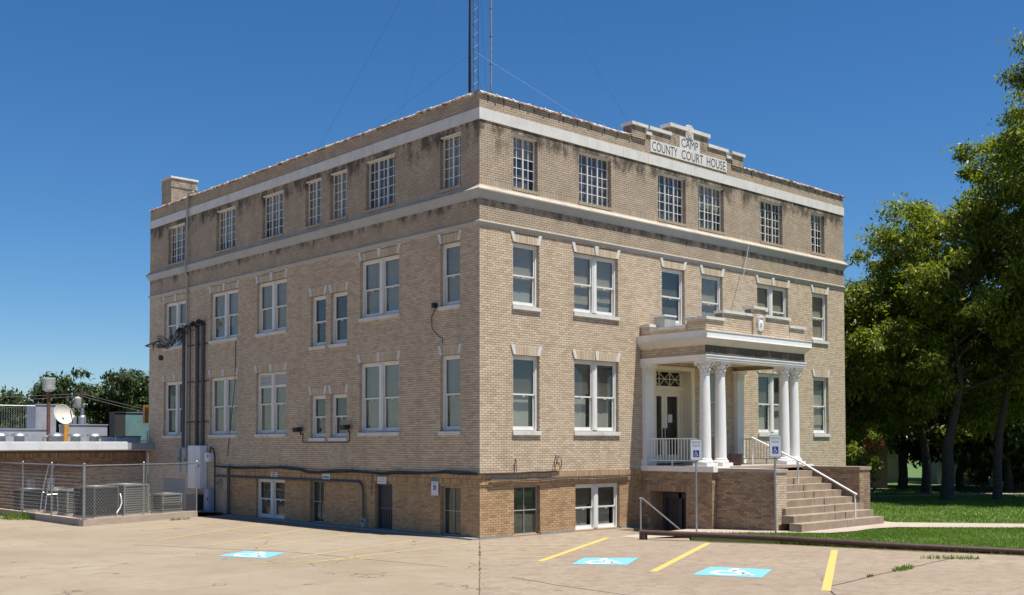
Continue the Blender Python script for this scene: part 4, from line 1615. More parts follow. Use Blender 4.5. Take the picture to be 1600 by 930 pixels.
parking_sign(5.73, -3.04, .09, 2.77, 'reserved parking sign with blue wheelchair symbol on a grey post left of the steps', R(-43))
parking_sign(6.35, -5.32, .13, 2.88, 'reserved parking sign with blue wheelchair symbol on the grey post in front of the steps', R(-38))

# pot on the porch
t = thing('planter_pot', 'dark brown round pot on the porch between the columns', 'pot', (8.72, -2.3, 1.951))
mb = MB()
mb.lathe([(.15, 0), (.20, .05), (.225, .18), (.22, .30), (.235, .33), (.235, .37), (.20, .372), (.19, .33)], (0, 0), 16)
mb.obj('pot_body', 'pot', t, True)
mb = MB()
mb.lathe([(.19, .32), (.0, .335)], (0, 0), 16)
mb.obj('soil_fill', 'soil', t)

# ================================================================== THINGS ON THE LEFT WALL
def wall_sign(a0, a1, z0, z1, label, lines):
    b = MB(LEFT)
    b.box(a0, a1, .048, .054, z0, z1)
    s = tag(b.obj('wall_sign', 'signwhite'), label, 'sign')
    LF = Fr((0, 0, 0), (0, -1, 0), (-1, 0, 0))      # reads left to right from outside
    for (n_, za, zb, m_, ins) in lines:               # too small to read in the photo: a row of dark strokes
        t_ = MB(LF)
        x0, x1 = -a1 + ins * (a1 - a0), -a0 - ins * (a1 - a0)
        for q in range(n_):
            w_ = (x1 - x0) / n_
            t_.box(x0 + q * w_, x0 + (q + .78) * w_, .0545, .0555, za + rng.uniform(0, .008), zb - rng.uniform(0, .012))
        t_.obj('lettering', m_, s)
    return s


wall_sign(10.68, 11.14, 1.505, 1.675, 'small white two line sign above the double white basement window', [(5, 1.605, 1.65, 'letter', .15), (5, 1.53, 1.575, 'letter', .2)])
wall_sign(7.37, 7.84, 1.49, 1.67, 'small white sign with black lettering above the dark basement window', [(8, 1.54, 1.60, 'letter', .08)])
wall_sign(4.28, 4.75, 1.425, 1.64, 'white two line sign above the dark basement door', [(5, 1.56, 1.60, 'metalgrey', .25), (7, 1.48, 1.525, 'metalgrey', .12)])
b = MB(LEFT)
b.box(1.76, 2.08, .05, .056, 1.16, 1.66, 0)
b.box(1.76, 2.08, .0562, .057, 1.56, 1.66, 1)
b.box(1.86, 1.99, .0562, .057, 1.31, 1.46, 2)
s = tag(b.obj('wall_sign', ['signwhite', 'signgreen', 'signblue']), 'tall white and green parking sign with blue square on the brown brick wall', 'sign')
LF = Fr((0, 0, 0), (0, -1, 0), (-1, 0, 0))
text_mesh('PARKING', 'lettering', LF, -2.05, -1.80, 1.49, 1.53, .0565, 'signgreen', .001, s)
b = MB(Fr((-.0576, 1.99, 1.31), (0, -.13, 0), (0, 0, .15), (-1, 0, 0)))
isa_shapes(b)
b.obj('wheelchair_symbol', 'signwhite', s)


def pipe_thing(name, fr, pts, r, mat, label, cat, n=8, r1=None):
    mb = MB(fr)
    mb.tube(pts, r, n)
    return tag(mb.obj(name, mat, None, True), label, cat)


# service conduits
for i, (a, r, m_, zt) in enumerate(((17.82, .075, 'conduit', 7.05), (17.60, .038, 'galv', 12.62), (17.26, .03, 'conduit', 7.15), (16.70, .07, 'conduit', 7.2), (16.22, .07, 'conduit', 7.25))):
    lb = ['dark service conduit, leftmost of the five on the long wall', 'tall pale downpipe rising to the parapet among the dark conduits', 'thin dark service conduit right of the tall pale pipe',
          'dark service conduit, second from the right in the bundle', 'dark service conduit, rightmost of the bundle beside the windows'][i]
    if i == 1:
        pipe_thing('downpipe', LEFT, [(a, .09, 2.5), (a, .09, 9.3), (a, .17, 9.5), (a, .17, 9.9), (a, .09, 10.1), (a, .10, 12.40), (a - .10, .10, 12.6), (a - .42, .05, 12.66)], r, 'metalgrey', lb, 'pipe')
    else:
        t = thing('service_conduit', lb, 'conduit', (0, 0, 0), 0, 'service conduits on the long wall')
        mb = MB(LEFT)
        mb.tube([(a, .09, 2.55), (a, .09, zt)], r, 8)
        mb.obj('pipe', m_, t, True)
        mb = MB(LEFT)
        mb.tube([(a, .09, zt), (a + .02, .12, zt + .12), (a + .05, .24, zt + .16), (a + .06, .33, zt + .06)], r * 1.35, 8)
        mb.obj('weatherhead', 'black', t, True)
for z, lb in ((5.10, 'upper steel strut holding the conduits to the wall'), (3.52, 'lower rusty strut holding the conduits to the wall'), (6.55, 'topmost strut holding the conduits to the wall')):
    b = MB(LEFT)
    b.box(15.85, 18.0, .002, .035, z - .025, z + .025)
    tag(b.obj('conduit_strut', 'rust' if z < 4 else 'conduit'), lb, 'strut')
# tangle of service wires
t = thing('service_wires', 'tangle of black service wires at the conduit heads', 'wires')
for k in range(16):
    a = rng.uniform(16.3, 18.0)
    mb = MB(LEFT)
    p0 = Vector((a, .34, rng.uniform(7.0, 7.3)))
    p3 = Vector((18.35 + rng.uniform(-.15, .15), .95, 6.75 + rng.uniform(-.25, .25)))
    pts = []
    for q in range(9):
        s_ = q / 8
        p = p0.lerp(p3, s_)
        p.z -= math.sin(s_ * math.pi) * rng.uniform(.1, .45)
        p.x += math.sin(s_ * math.pi * 2) * .12
        p.y += math.sin(s_ * 5 + k) * .06
        pts.append(p)
    mb.tube(pts, .016, 5)
    mb.obj('wire', 'black', t)
for k in range(4):
    mb = MB(LEFT)
    mb.tube([(18.3 + k * .06, .9 + .05 * k, 6.75 - k * .12), (18.45, 1.1, 6.62), (18.75 + k * .02, 1.0, 6.66)], .02, 5)
    mb.obj('splice', 'black', t)
mb = MB(LEFT)
mb.lathe([(0, 5.98), (.09, 6.0), (.10, 6.1), (.06, 6.18), (.0, 6.2)], (18.35, .8), 10)
mb.obj('insulator', 'black', t)
mb = MB(LEFT)
mb.tube([(18.3, .8, 6.78), (19.2, .5, 6.84), (20.4, .25, 6.83), (21.3, .12, 6.8), (21.6, -.2, 6.8)], .03, 6)
mb.obj('drop_cable', 'black', t)

def cabinet(a0, a1, w, z0, z1, mat, label, name='electrical_cabinet'):
    t = thing(name, label, 'electrical box')
    b = MB(LEFT)
    b.box(a0, a1, .015, w, z0, z1)
    b.obj('enclosure', mat, t)
    b = MB(LEFT)
    b.box(a0 + .03, a1 - .03, w, w + .015, z0 + .03, z1 - .03)
    d = b.obj('cover', mat, t)
    b = MB(LEFT)
    b.box(a0 + .05, a0 + .09, w + .015, w + .035, (z0 + z1) / 2, (z0 + z1) / 2 + .1)
    b.obj('latch', 'black', d)
    return t


cabinet(17.84, 18.22, .22, 1.55, 2.50, 'metalgrey', 'narrow grey electrical box, leftmost of the row under the conduits')
cabinet(17.28, 17.68, .22, 1.50, 2.50, 'metalgrey', 'narrow grey electrical box left of the big pale cabinet')
cabinet(15.95, 16.98, .30, .95, 2.60, 'whitemetal', 'large pale electrical cabinet under the conduits on the long wall')
cabinet(15.42, 15.80, .20, 1.98, 2.32, 'whitemetal', 'small white junction box right of the big pale cabinet')
cabinet(15.35, 15.76, .24, .10, .95, 'louvre', 'blue grey meter box near the ground behind the fence')
cabinet(16.1, 17.1, .30, .12, .70, 'acdark', 'dark transformer box under the big pale cabinet')
t = thing('electric_meter', 'round grey electric meter on the wall right of the cabinets', 'meter')
mb = MB(LEFT)
mb.tube([(14.85, .01, 1.2), (14.85, .10, 1.2)], .13, 14)
mb.obj('meter_base', 'metalgrey', t, True)
mb = MB(LEFT)
mb.tube([(14.85, .10, 1.2), (14.85, .17, 1.2)], .09, 14)
mb.obj('meter_glass', 'glass2', t, True)
pipe_thing('wall_pipe', LEFT, [(15.55, .12, 2.3), (15.42, .13, 2.55), (15.2, .13, 2.45), (15.12, .12, 2.2), (15.1, .12, .0)], .03, 'black', 'black flexible cable curving down beside the cabinets', 'cable')
pipe_thing('drain_pipe', LEFT, [(14.12, .09, .0), (14.12, .09, 1.86)], .055, 'conduit', 'dark vertical drain pipe where the brown brick begins', 'pipe')
pipe_thing('wall_conduit', LEFT, [(15.2, .085, 1.45), (6.0, .085, 1.46), (5.66, .085, 1.45), (5.50, .085, 1.33), (5.47, .085, 1.15), (5.45, .085, .32)], .036, 'conduit', 'dark conduit along the basement wall bending down to an outlet box', 'conduit')
cabinet(5.36, 5.54, .11, .06, .34, 'metalgrey', 'small grey outlet box low on the brown brick wall', 'outlet_box')
pipe_thing('wall_conduit', LEFT, [(5.0, .07, 1.72), (5.02, .07, 1.62), (5.03, .07, 1.05)], .014, 'conduit', 'thin wire hanging beside the basement door', 'wire')
# cables along the water table
cp = [(15.2, .10, 1.83)]
a = 14.6
while a > .1:
    z = 1.79 + .03 * math.sin(a * 1.3) + rng.uniform(-.012, .012) - (.06 if 4.4 < a < 9.0 else 0)
    cp.append((a, .085, z))
    a -= .6
cp.append((-.02, .085, 1.80))
pipe_thing('wall_cable', LEFT, cp, .032, 'black', 'thick black cable running along the long wall above the basement windows', 'cable', 6)
pipe_thing('wall_cable', LEFT, [(p[0], .095, p[2] + .045 + .02 * math.sin(p[0] * 2.1)) for p in cp[1:]], .016, 'black', 'thin black cable just above the thick one on the long wall', 'cable', 5)
fp = [(-.07, .09, 1.80)]
u = .4
while u < 2.8:
    fp.append((u, .07, 1.80 + .012 * math.sin(u * 4) + u * .01))
    u += .4
fp.append((2.95, .07, 1.85))
pipe_thing('wall_cable', FRONT, fp, .028, 'black', 'black cable along the front ledge from the building corner', 'cable', 6)
fp = [(.3, .085, 1.65)]
u = .8
while u < 6.4:
    fp.append((u, .075, 1.63 + .022 * math.sin(u * 2.3) + rng.uniform(-.012, .012)))
    u += .45
pipe_thing('wall_cable', FRONT, fp, .026, 'conduit', 'grey cable bundle along the front wall below the ledge', 'cable', 6)
pipe_thing('cable_loop', FRONT, [(2.90, .06, 1.84), (2.86, .06, 2.1), (2.92, .06, 2.32), (2.95, .06, 2.05), (3.02, .06, 2.28), (3.14, .06, 2.22), (3.16, .06, 2.02), (3.06, .06, 1.86)], .012, 'black', 'small coil of black wire on the front wall above the ledge', 'wire', 5)
pipe_thing('cable_loop', FRONT, [(1.26, .06, 1.84), (1.28, .06, 2.2), (1.31, .06, 2.22), (1.33, .06, 1.86)], .011, 'black', 'thin wire loop on the front wall above the screened basement window', 'wire', 5)
b = MB(FRONT)
b.box(2.84, 3.06, .05, .09, 1.845, 1.885)
tag(b.obj('cable_clip', 'orange'), 'orange plastic clip on the front ledge cable', 'clip')
# hanging wire on the long wall
pipe_thing('wall_wire', LEFT, [(13.75, .03, 6.5), (13.78, .03, 4.9), (14.3, .04, 2.2)], .014, 'conduit', 'thin wire hanging down between two windows of the long wall', 'wire', 5)


def floodlight(a, z, sgn, label):
    t = thing('floodlight', label, 'floodlight')
    b = MB(LEFT)
    b.tube([(a, .01, z - .14), (a, .06, z - .14), (a, .10, z - .02)], .025, 6)
    b.obj('bracket', 'black', t)
    b = MB(LEFT)
    b.prism([(.08, z - .03), (.30, z - .07), (.32, z + .08), (.10, z + .10)], a - .13, a + .13, axis=0)
    h_ = b.obj('lamp_housing', 'black', t)
    b = MB(LEFT)
    b.prism([(.301, z - .06), (.32, z + .06), (.324, z + .06), (.305, z - .06)], a - .10, a + .10, axis=0)
    b.obj('lens', 'glass2', h_)


floodlight(9.15, 3.12, 1, 'black floodlight left of the paired small windows')
floodlight(6.30, 3.17, -1, 'black floodlight right of the paired small windows')
pipe_thing('floodlight_conduit', LEFT, [(9.08, .03, 3.0), (9.08, .03, 2.74), (9.0, .03, 2.70), (6.4, .03, 2.70), (6.31, .03, 2.74), (6.30, .03, 3.05)], .016, 'conduit', 'thin conduit linking the two floodlights under the paired windows', 'conduit', 6)
t = thing('wall_camera', 'small black fixture at the sill corner of the upper window near the building corner', 'camera')
b = MB(LEFT)
b.box(1.86, 1.98, .01, .14, 6.60, 6.74)
b.obj('fixture_body', 'black', t)
b = MB(LEFT)
b.tube([(1.95, .02, 6.6), (2.12, .02, 6.35), (2.1, .02, 6.0), (1.75, .02, 5.75), (1.62, .02, 5.70), (1.60, .02, 5.5)], .010, 5)
b.obj('cord', 'black', t)
# guy strut from the porch roof to the front wall
pipe_thing('stay_rod', WORLD, [(12.63, -.13, 9.70), (11.0, -1.0, 8.15), (9.35, -1.9, 6.5)], .011, 'galv', 'thin pale stay rod slanting from the cornice to the porch roof', 'rod', 6)
b = thing('roof_unit', 'small grey box on the porch roof against the front wall', 'roof unit', (7.45, -.5, 5.95))
m_ = MB()
m_.box(-.28, .28, -.22, .22, 0, .75)
m_.obj('housing', 'metalgrey', b)
m_ = MB()
m_.box(-.31, .31, -.25, .25, .75, .80)
m_.obj('lid', 'whitemetal', b)

# ================================================================== ANTENNAS
at = thing('antenna_tower', 'guyed lattice antenna tower rising from the courthouse roof', 'antenna', (2.75, 3.42, 12.2))
TX = []
for k in range(3):
    t = R(100) + k * 2 * math.pi / 3
    TX.append(Vector((.14 * math.cos(t), .14 * math.sin(t), 0)))
TH = 14.0
for k in range(3):
    mb = MB()
    mb.tube([TX[k], TX[k] + Vector((0, 0, TH))], .013, 6)
    mb.obj('leg', 'conduit', at)
mb = MB()
z, i = .1, 0
while z < TH - .2:
    for k in range(3):
        a, b = TX[k], TX[(k + 1) % 3]
        if (i + k) % 2:
            a, b = b, a
        mb.tube([a + Vector((0, 0, z)), b + Vector((0, 0, z + .2))], .004, 4, 0, False)
    z += .2
    i += 1
mb.obj('lacing', 'conduit', at)
mb = MB()
for k in range(3):
    off = Vector((-.02 + .012 * k, .045 * (k - 1), 0))
    mb.tube([TX[0] * 1.18 + off + Vector((math.sin(q * 1.1 + k) * .012, 0, q * 1.0)) for q in range(14)], .022, 5)
mb.obj('coax_bundle', 'black', at)
P0 = Vector((2.75, 3.42, 12.2))
for (tz, ends) in ((3.05, ((5.0, .25, 12.55), (.3, 6.3, 12.5), (6.5, 6.5, 12.2))), (9.05, ((6.42, .1, 12.95), (.25, 4.1, 12.62), (.2, 8.6, 12.6), (8.5, 9, 12.2)))):
    for e in ends:
        mb = MB()
        mb.tube([Vector((0, 0, tz)), Vector(e) - P0], .0042 if tz > 5 else .004, 4)
        mb.obj('guy_wire', 'conduit', at)
wa = thing('whip_antenna', 'thin grey pole antenna right of the lattice tower', 'antenna', (3.15, 3.05, 12.2))
mb = MB()
mb.tube([(0, 0, 0), (0, 0, 7)], .035, 8)
mb.tube([(0, 0, 7), (0, 0, 14)], .025, 8)
mb.obj('mast', 'galv', wa, True)
mb = MB()
for k in range(10):
    mb.box(-.045, .045, -.03, .03, .8 + k * .9, .83 + k * .9)
mb.obj('clamp', 'black', wa)

# ================================================================== FENCED YARD WITH CONDENSERS
YK = [(-1.2, 14.25), (-6.08, 12.5), (-6.08, 21.3)]
kb = MB()
def wallrun(mb, p, q, t, z0, z1):
    p, q = Vector((*p, 0)), Vector((*q, 0))
    d = (q - p).normalized()
    n = Vector((-d.y, d.x, 0)) * t
    P = [p, q, q + n, p + n]
    mb.add([(v.x, v.y, z) for z in (z0, z1) for v in P], [(0, 3, 2, 1), (4, 5, 6, 7), (0, 1, 5, 4), (1, 2, 6, 5), (2, 3, 7, 6), (3, 0, 4, 7)])
wallrun(kb, YK[1], (YK[0][0] - .05, YK[0][1] - .018), .2, -.01, .22)
wallrun(kb, (YK[1][0], YK[2][1]), (YK[1][0], YK[1][1] + .01), .2, -.01, .22)
tag(kb.obj('yard_kerb', 'walk'), 'weathered concrete kerb round the condenser yard', 'kerb')
gv = MB()
gv.add([(-1.1, 14.4, .16), (-.02, 14.6, .1), (-.02, 21.3, .16), (-6.0, 21.3, .16), (-6.0, 12.7, .16)], [(0, 1, 2, 3, 4)])
tag(gv.obj('yard_ground', 'gravel'), kind='structure')

fence = thing('chain_link_fence', 'galvanised chain link fence round the condenser yard', 'fence', (0, 0, 0))
FR = [((-6.02, 12.62), (-1.25, 14.33)), ((-6.02, 12.62), (-6.02, 21.2))]
ZT = 1.96
for (p, q) in FR:
    p, q = Vector((*p, 0)), Vector((*q, 0))
    L_ = (q - p).length
    d = (q - p) / L_
    mb = MB()
    mb.tube([p + Vector((0, 0, ZT)), q + Vector((0, 0, ZT))], .021, 8)
    mb.obj('top_rail', 'galv', fence, True)
    nposts = max(2, round(L_ / 2.5))
    for i in range(nposts + 1):
        if (p - Vector((-6.02, 12.62, 0))).length < .01 and i == 0 and d.y > .9:
            continue
        c = p + d * (L_ * i / nposts)
        r_ = .045 if i == 0 else .03
        mb = MB()
        mb.tube([c + Vector((0, 0, .1)), c + Vector((0, 0, ZT + .04))], r_, 10)
        mb.lathe([(r_ * 1.15, ZT + .03), (r_ * 1.2, ZT + .06), (.0, ZT + .10)], (c.x, c.y), 10)
        mb.obj('post', 'galv', fence, True)
    # woven wire: zigzag strands
    mb = MB()
    pitch, hw, r_ = .125, .0625, (.0055 if abs(d.x) > .5 else .0032)
    z0, z1 = .20, ZT - .02
    nz = int((z1 - z0) / hw)
    ns = int(L_ / pitch)
    nrm = Vector((-d.y, d.x, 0))
    for s_ in range(ns):
        for ph in (0, 1):
            # a strand zigzags between two neighbouring diamonds; only one strand per pitch is needed
            if ph:
                continue
            base_ = s_ * pitch
            pts = []
            for k in range(nz + 1):
                off = hw if k % 2 else -hw * .98
                c = p + d * (base_ + hw + off)
                pts.append(c + Vector((0, 0, z0 + k * hw)) + nrm * (.003 if k % 2 else -.003))
            mb.tube(pts, r_, 3, 0, False)
    tag(mb.obj('wire_mesh', 'wire' if abs(d.x) > .5 else 'galv', fence), kind='stuff')


def condenser(x, y, w, dpt, h, rotz, label, dark=False, kind='box'):
    t = thing('condenser_unit', label, 'air conditioner', (x, y, .165), rotz, 'condensers in the yard')
    m0 = MB()
    m0.box(-w / 2 - .06, w / 2 + .06, -dpt / 2 - .06, dpt / 2 + .06, 0, .05)
    m0.obj('pad', 'walk', t)
    m0 = MB()
    m0.box(-w / 2 + .03, w / 2 - .03, -dpt / 2 + .03, dpt / 2 - .03, .06, h - .04)
    m0.obj('coil', 'acdark', t)
    m0 = MB()
    for sx in (-1, 1):
        for sy in (-1, 1):
            m0.box(sx * w / 2 - .03, sx * w / 2 + .03, sy * dpt / 2 - .03, sy * dpt / 2 + .03, .05, h - .02)
    m0.box(-w / 2 - .03, w / 2 + .03, -dpt / 2 - .03, dpt / 2 + .03, h - .05, h)
    m0.box(-w / 2 - .03, w / 2 + .03, -dpt / 2 - .03, dpt / 2 + .03, .05, .09)
    m0.obj('cabinet_frame', 'acblack' if dark else 'acgrey', t)
    n = int((h - .2) / .075)
    for i in range(n):
        z = .12 + i * (h - .2) / n
        m0 = MB()
        q = .012
        if not dark:
            m0.box(-w / 2 - q, w / 2 + q, -dpt / 2 - q, -dpt / 2 + .02, z, z + .038)
            m0.box(-w / 2 - q, -w / 2 + .02, -dpt / 2 + .02, dpt / 2 + q, z, z + .038)
        else:
            m0.box(-w / 2 - q, w / 2 + q, -dpt / 2 - q, -dpt / 2 + .01, z, z + .01)
            m0.box(-w / 2 - q, -w / 2 + .01, -dpt / 2 + .01, dpt / 2 + q, z, z + .01)
        m0.obj('grille_slat', 'acblack' if dark else 'acgrey', t)
    if kind == 'box':
        m0 = MB()
        rr = min(w, dpt) * .4
        for k in range(5):
            r2 = rr * (k + 1) / 5
            m0.tube([(r2 * math.cos(a_ * math.pi / 8), r2 * math.sin(a_ * math.pi / 8), h + .02) for a_ in range(17)], .006, 4)
        m0.lathe([(rr * 1.1, h), (rr * 1.1, h + .02), (rr, h + .021), (rr, h + .001)], (0, 0), 20)
        m0.obj('fan_guard', 'acgrey', t)
    return t


condenser(-3.70, 14.75, 1.10, .95, 1.08, R(20), 'pale grey square condenser with slatted sides right of the dark one')
condenser(-4.95, 14.3, 1.0, .95, 1.05, R(20), 'dark square condenser just right of the fence corner post', True)
condenser(-4.95, 16.2, .80, .75, .88, R(0), 'smooth grey condenser behind the fence corner post')
condenser(-4.35, 19.7, .75, .72, .80, R(0), 'dark slatted condenser against the annex, second from the left', True)
condenser(-5.35, 19.6, .85, .75, .82, R(0), 'dark condenser at the left edge of the yard', True)
condenser(-4.9, 17.9, .7, .7, .80, R(0), 'low dark condenser between the leaning brace posts', True)
condenser(-2.15, 14.85, .90, .5, .70, R(20), 'small low condenser in front of the louvred vent')
condenser(-2.75, 15.6, .55, .45, .66, R(20), 'smallest condenser behind the pale square one')
t = thing('refrigerant_line', 'white curly refrigerant line between the two front condensers', 'pipe')
mb = MB()
mb.tube([(-4.2, 14.1, .95), (-4.22, 13.98, .85), (-4.2, 13.95, .65), (-4.28, 13.93, .45), (-4.42, 13.85, .32), (-4.42, 13.8, .2), (-4.25, 13.85, .18)], .022, 6)
mb.obj('hose', 'whitemetal', t, True)
for (x, y, lb) in ((-5.2, 18.9, 'leaning brace post left of the smooth grey condenser'), (-5.75, 16.9, 'leaning brace post left of the fence corner post')):
    t = thing('brace_post', lb, 'post')
    mb = MB()
    mb.tube([(x, y, .15), (x + .12, y + .1, .95), (x + .28, y - .05, 1.9)], .025, 6)
    mb.tube([(x + .12, y + .1, .86), (x + .45, y + .05, .88), (x + .5, y + .05, .15)], .022, 6)
    mb.obj('pipe', 'galv', t, True)
for (x, y, lb) in ((-4.75, 19.6, 'left small disconnect box on the annex wall'), (-4.0, 18.6, 'right small disconnect box above the condensers')):
    b = thing('disconnect_box', lb, 'electrical box')
    m_ = MB()
    m_.box(x - .12, x + .12, 21.27 - .14, 21.37, 1.0, 1.32)
    m_.obj('enclosure', 'signwhite', b)
    m_ = MB()
    m_.box(x - .08, x + .08, 21.27 - .16, 21.27 - .141, 1.04, 1.14)
    m_.box(x - .08, x + .08, 21.27 - .16, 21.27 - .141, 1.18, 1.28)
    m_.obj('cover', 'metalgrey', b)

# ================================================================== ANNEX
AX0, AY = -11.0, 21.4
an = thing('annex_building', 'low tan brick annex with white metal roof edge left of the courthouse', 'building')
AF = Fr((0, AY, 0), (1, 0, 0), (0, -1, 0))
AB = Bricks()
AB.lay(AF, AX0, -.02, .0, 2.12, [], 0, 0)
AB.lay(AF, AX0, -.02, 2.12, 2.32, [], 0.02, 0, soldier=True, depth=.03)
AB.build('brickwork', ['brick3'], an)
mb = MB()
mb.box(AX0, -.02, AY + .0105, AY + 14, 0, 2.5, 0)
mb.obj('wall', ['mortar'], an)
mb = MB()
mb.box(AX0 - .6, -.03, AY - .75, AY + 14, 2.50, 2.56, 0)
mb.obj('roof', ['roofgrey'], an)
mb = MB()
mb.box(AX0 - .6, -1.15, AY - .80, AY - .751, 2.44, 2.74, 0)
mb.box(AX0 - .6, -1.15, AY - .751, AY - .3, 2.70, 2.76, 0)
mb.box(-1.15, -.03, AY - .80, AY - .751, 2.44, 2.72, 1)
mb.box(AX0 - .6, -.03, AY - .751, AY + .0, 2.40, 2.44, 2)
mb.obj('fascia', ['whitemetal', 'roofgrey', 'cornice'], an)
pipe_thing('downpipe', WORLD, [(-.09, AY - .25, .1), (-.09, AY - .25, 3.2)], .045, 'galv', 'thin grey downpipe between the annex and the courthouse', 'pipe')


def dome_vent(x, y, z, label):
    t = thing('roof_vent', label, 'roof vent', (x, y, z), 0, 'dome roof vents on the annex')
    mb = MB()
    mb.lathe([(.20, -.38), (.20, .02), (.24, .03)], (0, 0), 16)
    mb.obj('curb', 'metalgrey', t, True)
    mb = MB()
    mb.lathe([(.31, .04), (.32, .055), (.29, .11), (.19, .17), (.08, .19), (.0, .195)], (0, 0), 18)
    mb.obj('dome', 'galv', t, True)


for x, lb in ((-5.35, 'silver dome roof vent at the left picture edge'), (-4.62, 'silver dome roof vent, second from the left on the annex'), (-3.16, 'silver dome roof vent left of the orange bracket'),
              (-2.36, 'silver dome roof vent right of the orange bracket'), (-1.58, 'rightmost silver dome roof vent on the annex')):
    dome_vent(x, 23.0, 2.95, lb)
t = thing('flue_pipe', 'tall rusty flue pipe with a drum cap on the annex roof', 'flue', (-2.76, 25.0, 2.56))
mb = MB()
mb.tube([(0, 0, 0), (0, 0, 2.4)], .075, 10)
mb.obj('pipe', 'rust', t, True)
mb = MB()
mb.lathe([(.12, 2.35), (.26, 2.45), (.26, 2.62), (.25, 2.63)], (0, 0), 14)
mb.lathe([(.255, 2.64), (.26, 2.92), (.2, 2.95), (.0, 2.96)], (0, 0), 14)
mb.obj('cap', 'metalgrey', t, True)
t = thing('satellite_dish', 'off white satellite dish on the annex roof', 'satellite dish', (-1.4, 27.0, 2.56))
nrm = Vector((.22, -.92, .32)).normalized()
xa = Vector((-nrm.y, nrm.x, 0)).normalized()
ya = nrm.cross(xa)
mb = MB(Fr((0, 0, 1.45), tuple(xa), tuple(ya), tuple(nrm)))
mb.lathe([(.0, -.10), (.20, -.085), (.38, -.025), (.47, .04), (.48, .035), (.38, -.04), (.20, -.1), (0.0, -.115)], (0, 0), 24)
mb.obj('dish', 'cornice', t, True)
mb = MB()
mb.tube([(0, 0, 0), (0, .05, 1.3)], .05, 8)
mb.tube([(.0, 0, 1.0), (.35, -.3, .95), tuple(Vector((0, 0, 1.45)) + nrm * .55)], .022, 6)
mb.obj('arm', 'black', t, True)


def roof_box(name, x0, x1, y0, y1, z0, z1, mat, label, lid=None):
    t = thing(name, label, 'roof unit', ((x0 + x1) / 2, (y0 + y1) / 2, z0))
    w, dd, h = (x1 - x0) / 2, (y1 - y0) / 2, z1 - z0
    mb = MB()
    mb.box(-w, w, -dd, dd, 0, h)
    mb.obj('housing', mat, t)
    mb = MB()
    mb.box(-w - .03, w + .03, -dd - .03, dd + .03, h, h + .04)
    mb.obj('lid', lid or mat, t)
    n = max(1, int(w * 2 / .8))
    for i in range(n):
        mb = MB()
        x = -w + .08 + i * (2 * w - .16) / n
        mb.box(x, x + (2 * w - .16) / n - .06, -dd - .012, -dd - .001, h * .15, h * .8)
        mb.obj('access_panel', mat, t)
    return t


roof_box('rooftop_unit', -2.25, -1.35, 28, 29.2, 2.56, 4.45, 'roofgrey', 'large grey rooftop unit behind the flue pipe')
roof_box('roof_duct', -1.98, -.2, 25, 25.8, 2.56, 3.5, 'roofgrey', 'long grey duct box on the annex roof right of the dish')
roof_box('rooftop_unit', 1.05, 2.6, 26, 27.2, 2.6, 4.1, 'green', 'green metal rooftop unit beside the courthouse corner')
roof_box('rooftop_unit', .55, 1.04, 26, 26.6, 2.6, 4.1, 'acdark', 'black box beside the green rooftop unit')
roof_box('roof_duct', -5.6, -2.4, 26.2, 26.8, 2.56, 3.3, 'roofgrey', 'low grey duct box behind the roof fence')
roof_box('roof_skylight', -.1, 1.0, 29, 31, 2.56, 3.55, 'whitemetal', 'pale arched skylight box far back on the annex roof')
roof_box('roof_parapet_unit', -1.1, .9, 24.0, 24.3, 2.56, 2.98, 'whitemetal', 'white parapet strip with rusty top right of the domes', 'rust')
for (x, y, lb) in ((-.52, 28.2, 'left white vent stack beside the dish'), (-.08, 28.2, 'right white vent stack beside the dish')):
    t = thing('vent_stack', lb, 'vent', (x, y, 2.56))
    mb = MB()
    mb.lathe([(.17, 0), (.17, 1.35), (.15, 1.4), (.08, 1.45), (.07, 1.75), (.0, 1.78)], (0, 0), 14)
    mb.obj('stack', 'galv', t, True)
for (x, z0, z1, lb) in ((-2.4, 2.7, 3.5, 'orange gas pipe bracket between the roof domes'), (1.12, 3.8, 4.4, 'orange bracket on the green rooftop unit')):
    t = thing('gas_bracket', lb, 'bracket')
    mb = MB()
    mb.box(x - .09, x + .09, 23.9, 24.1, z0 - .2, z1)
    mb.obj('plate', 'orange', t)
for x, lb in ((-3.6, 'left small yellow gas regulator on the annex roof'), (-.55, 'right small yellow gas regulator on the annex roof')):
    t = thing('gas_regulator', lb, 'regulator', (x, 23.2, 2.56))
    mb = MB()
    mb.box(-.1, .1, -.1, .1, 0, .22)
    mb.obj('base', 'yellow', t)
    mb = MB()
    mb.tube([(0, 0, .22), (0, 0, .42), (.3, 0, .42)], .05, 8)
    mb.obj('valve', 'galv', t, True)
# chain link screen on the annex roof
t = thing('roof_fence', 'chain link screen on the annex roof at the left picture edge', 'fence')
mb = MB()
mb.tube([(-6.8, 27, 4.36), (-2.6, 27, 4.36)], .02, 6)
mb.obj('top_rail', 'galv', t)
for x in (-6.7, -4.6, -2.62):
    mb = MB()
    mb.tube([(x, 27, 2.56), (x, 27, 4.4)], .028, 6)
    mb.obj('post', 'galv', t)
mb = MB()
for s_ in range(int(4.0 / .10)):
    mb.tube([(-6.7 + s_ * .1 + (.05 if k % 2 else 0) + .05, 27 + (.006 if k % 2 else -.006), 3.3 + k * .05) for k in range(21)], .005, 3, 0, False)
tag(mb.obj('wire_mesh', 'wire', t), kind='stuff')
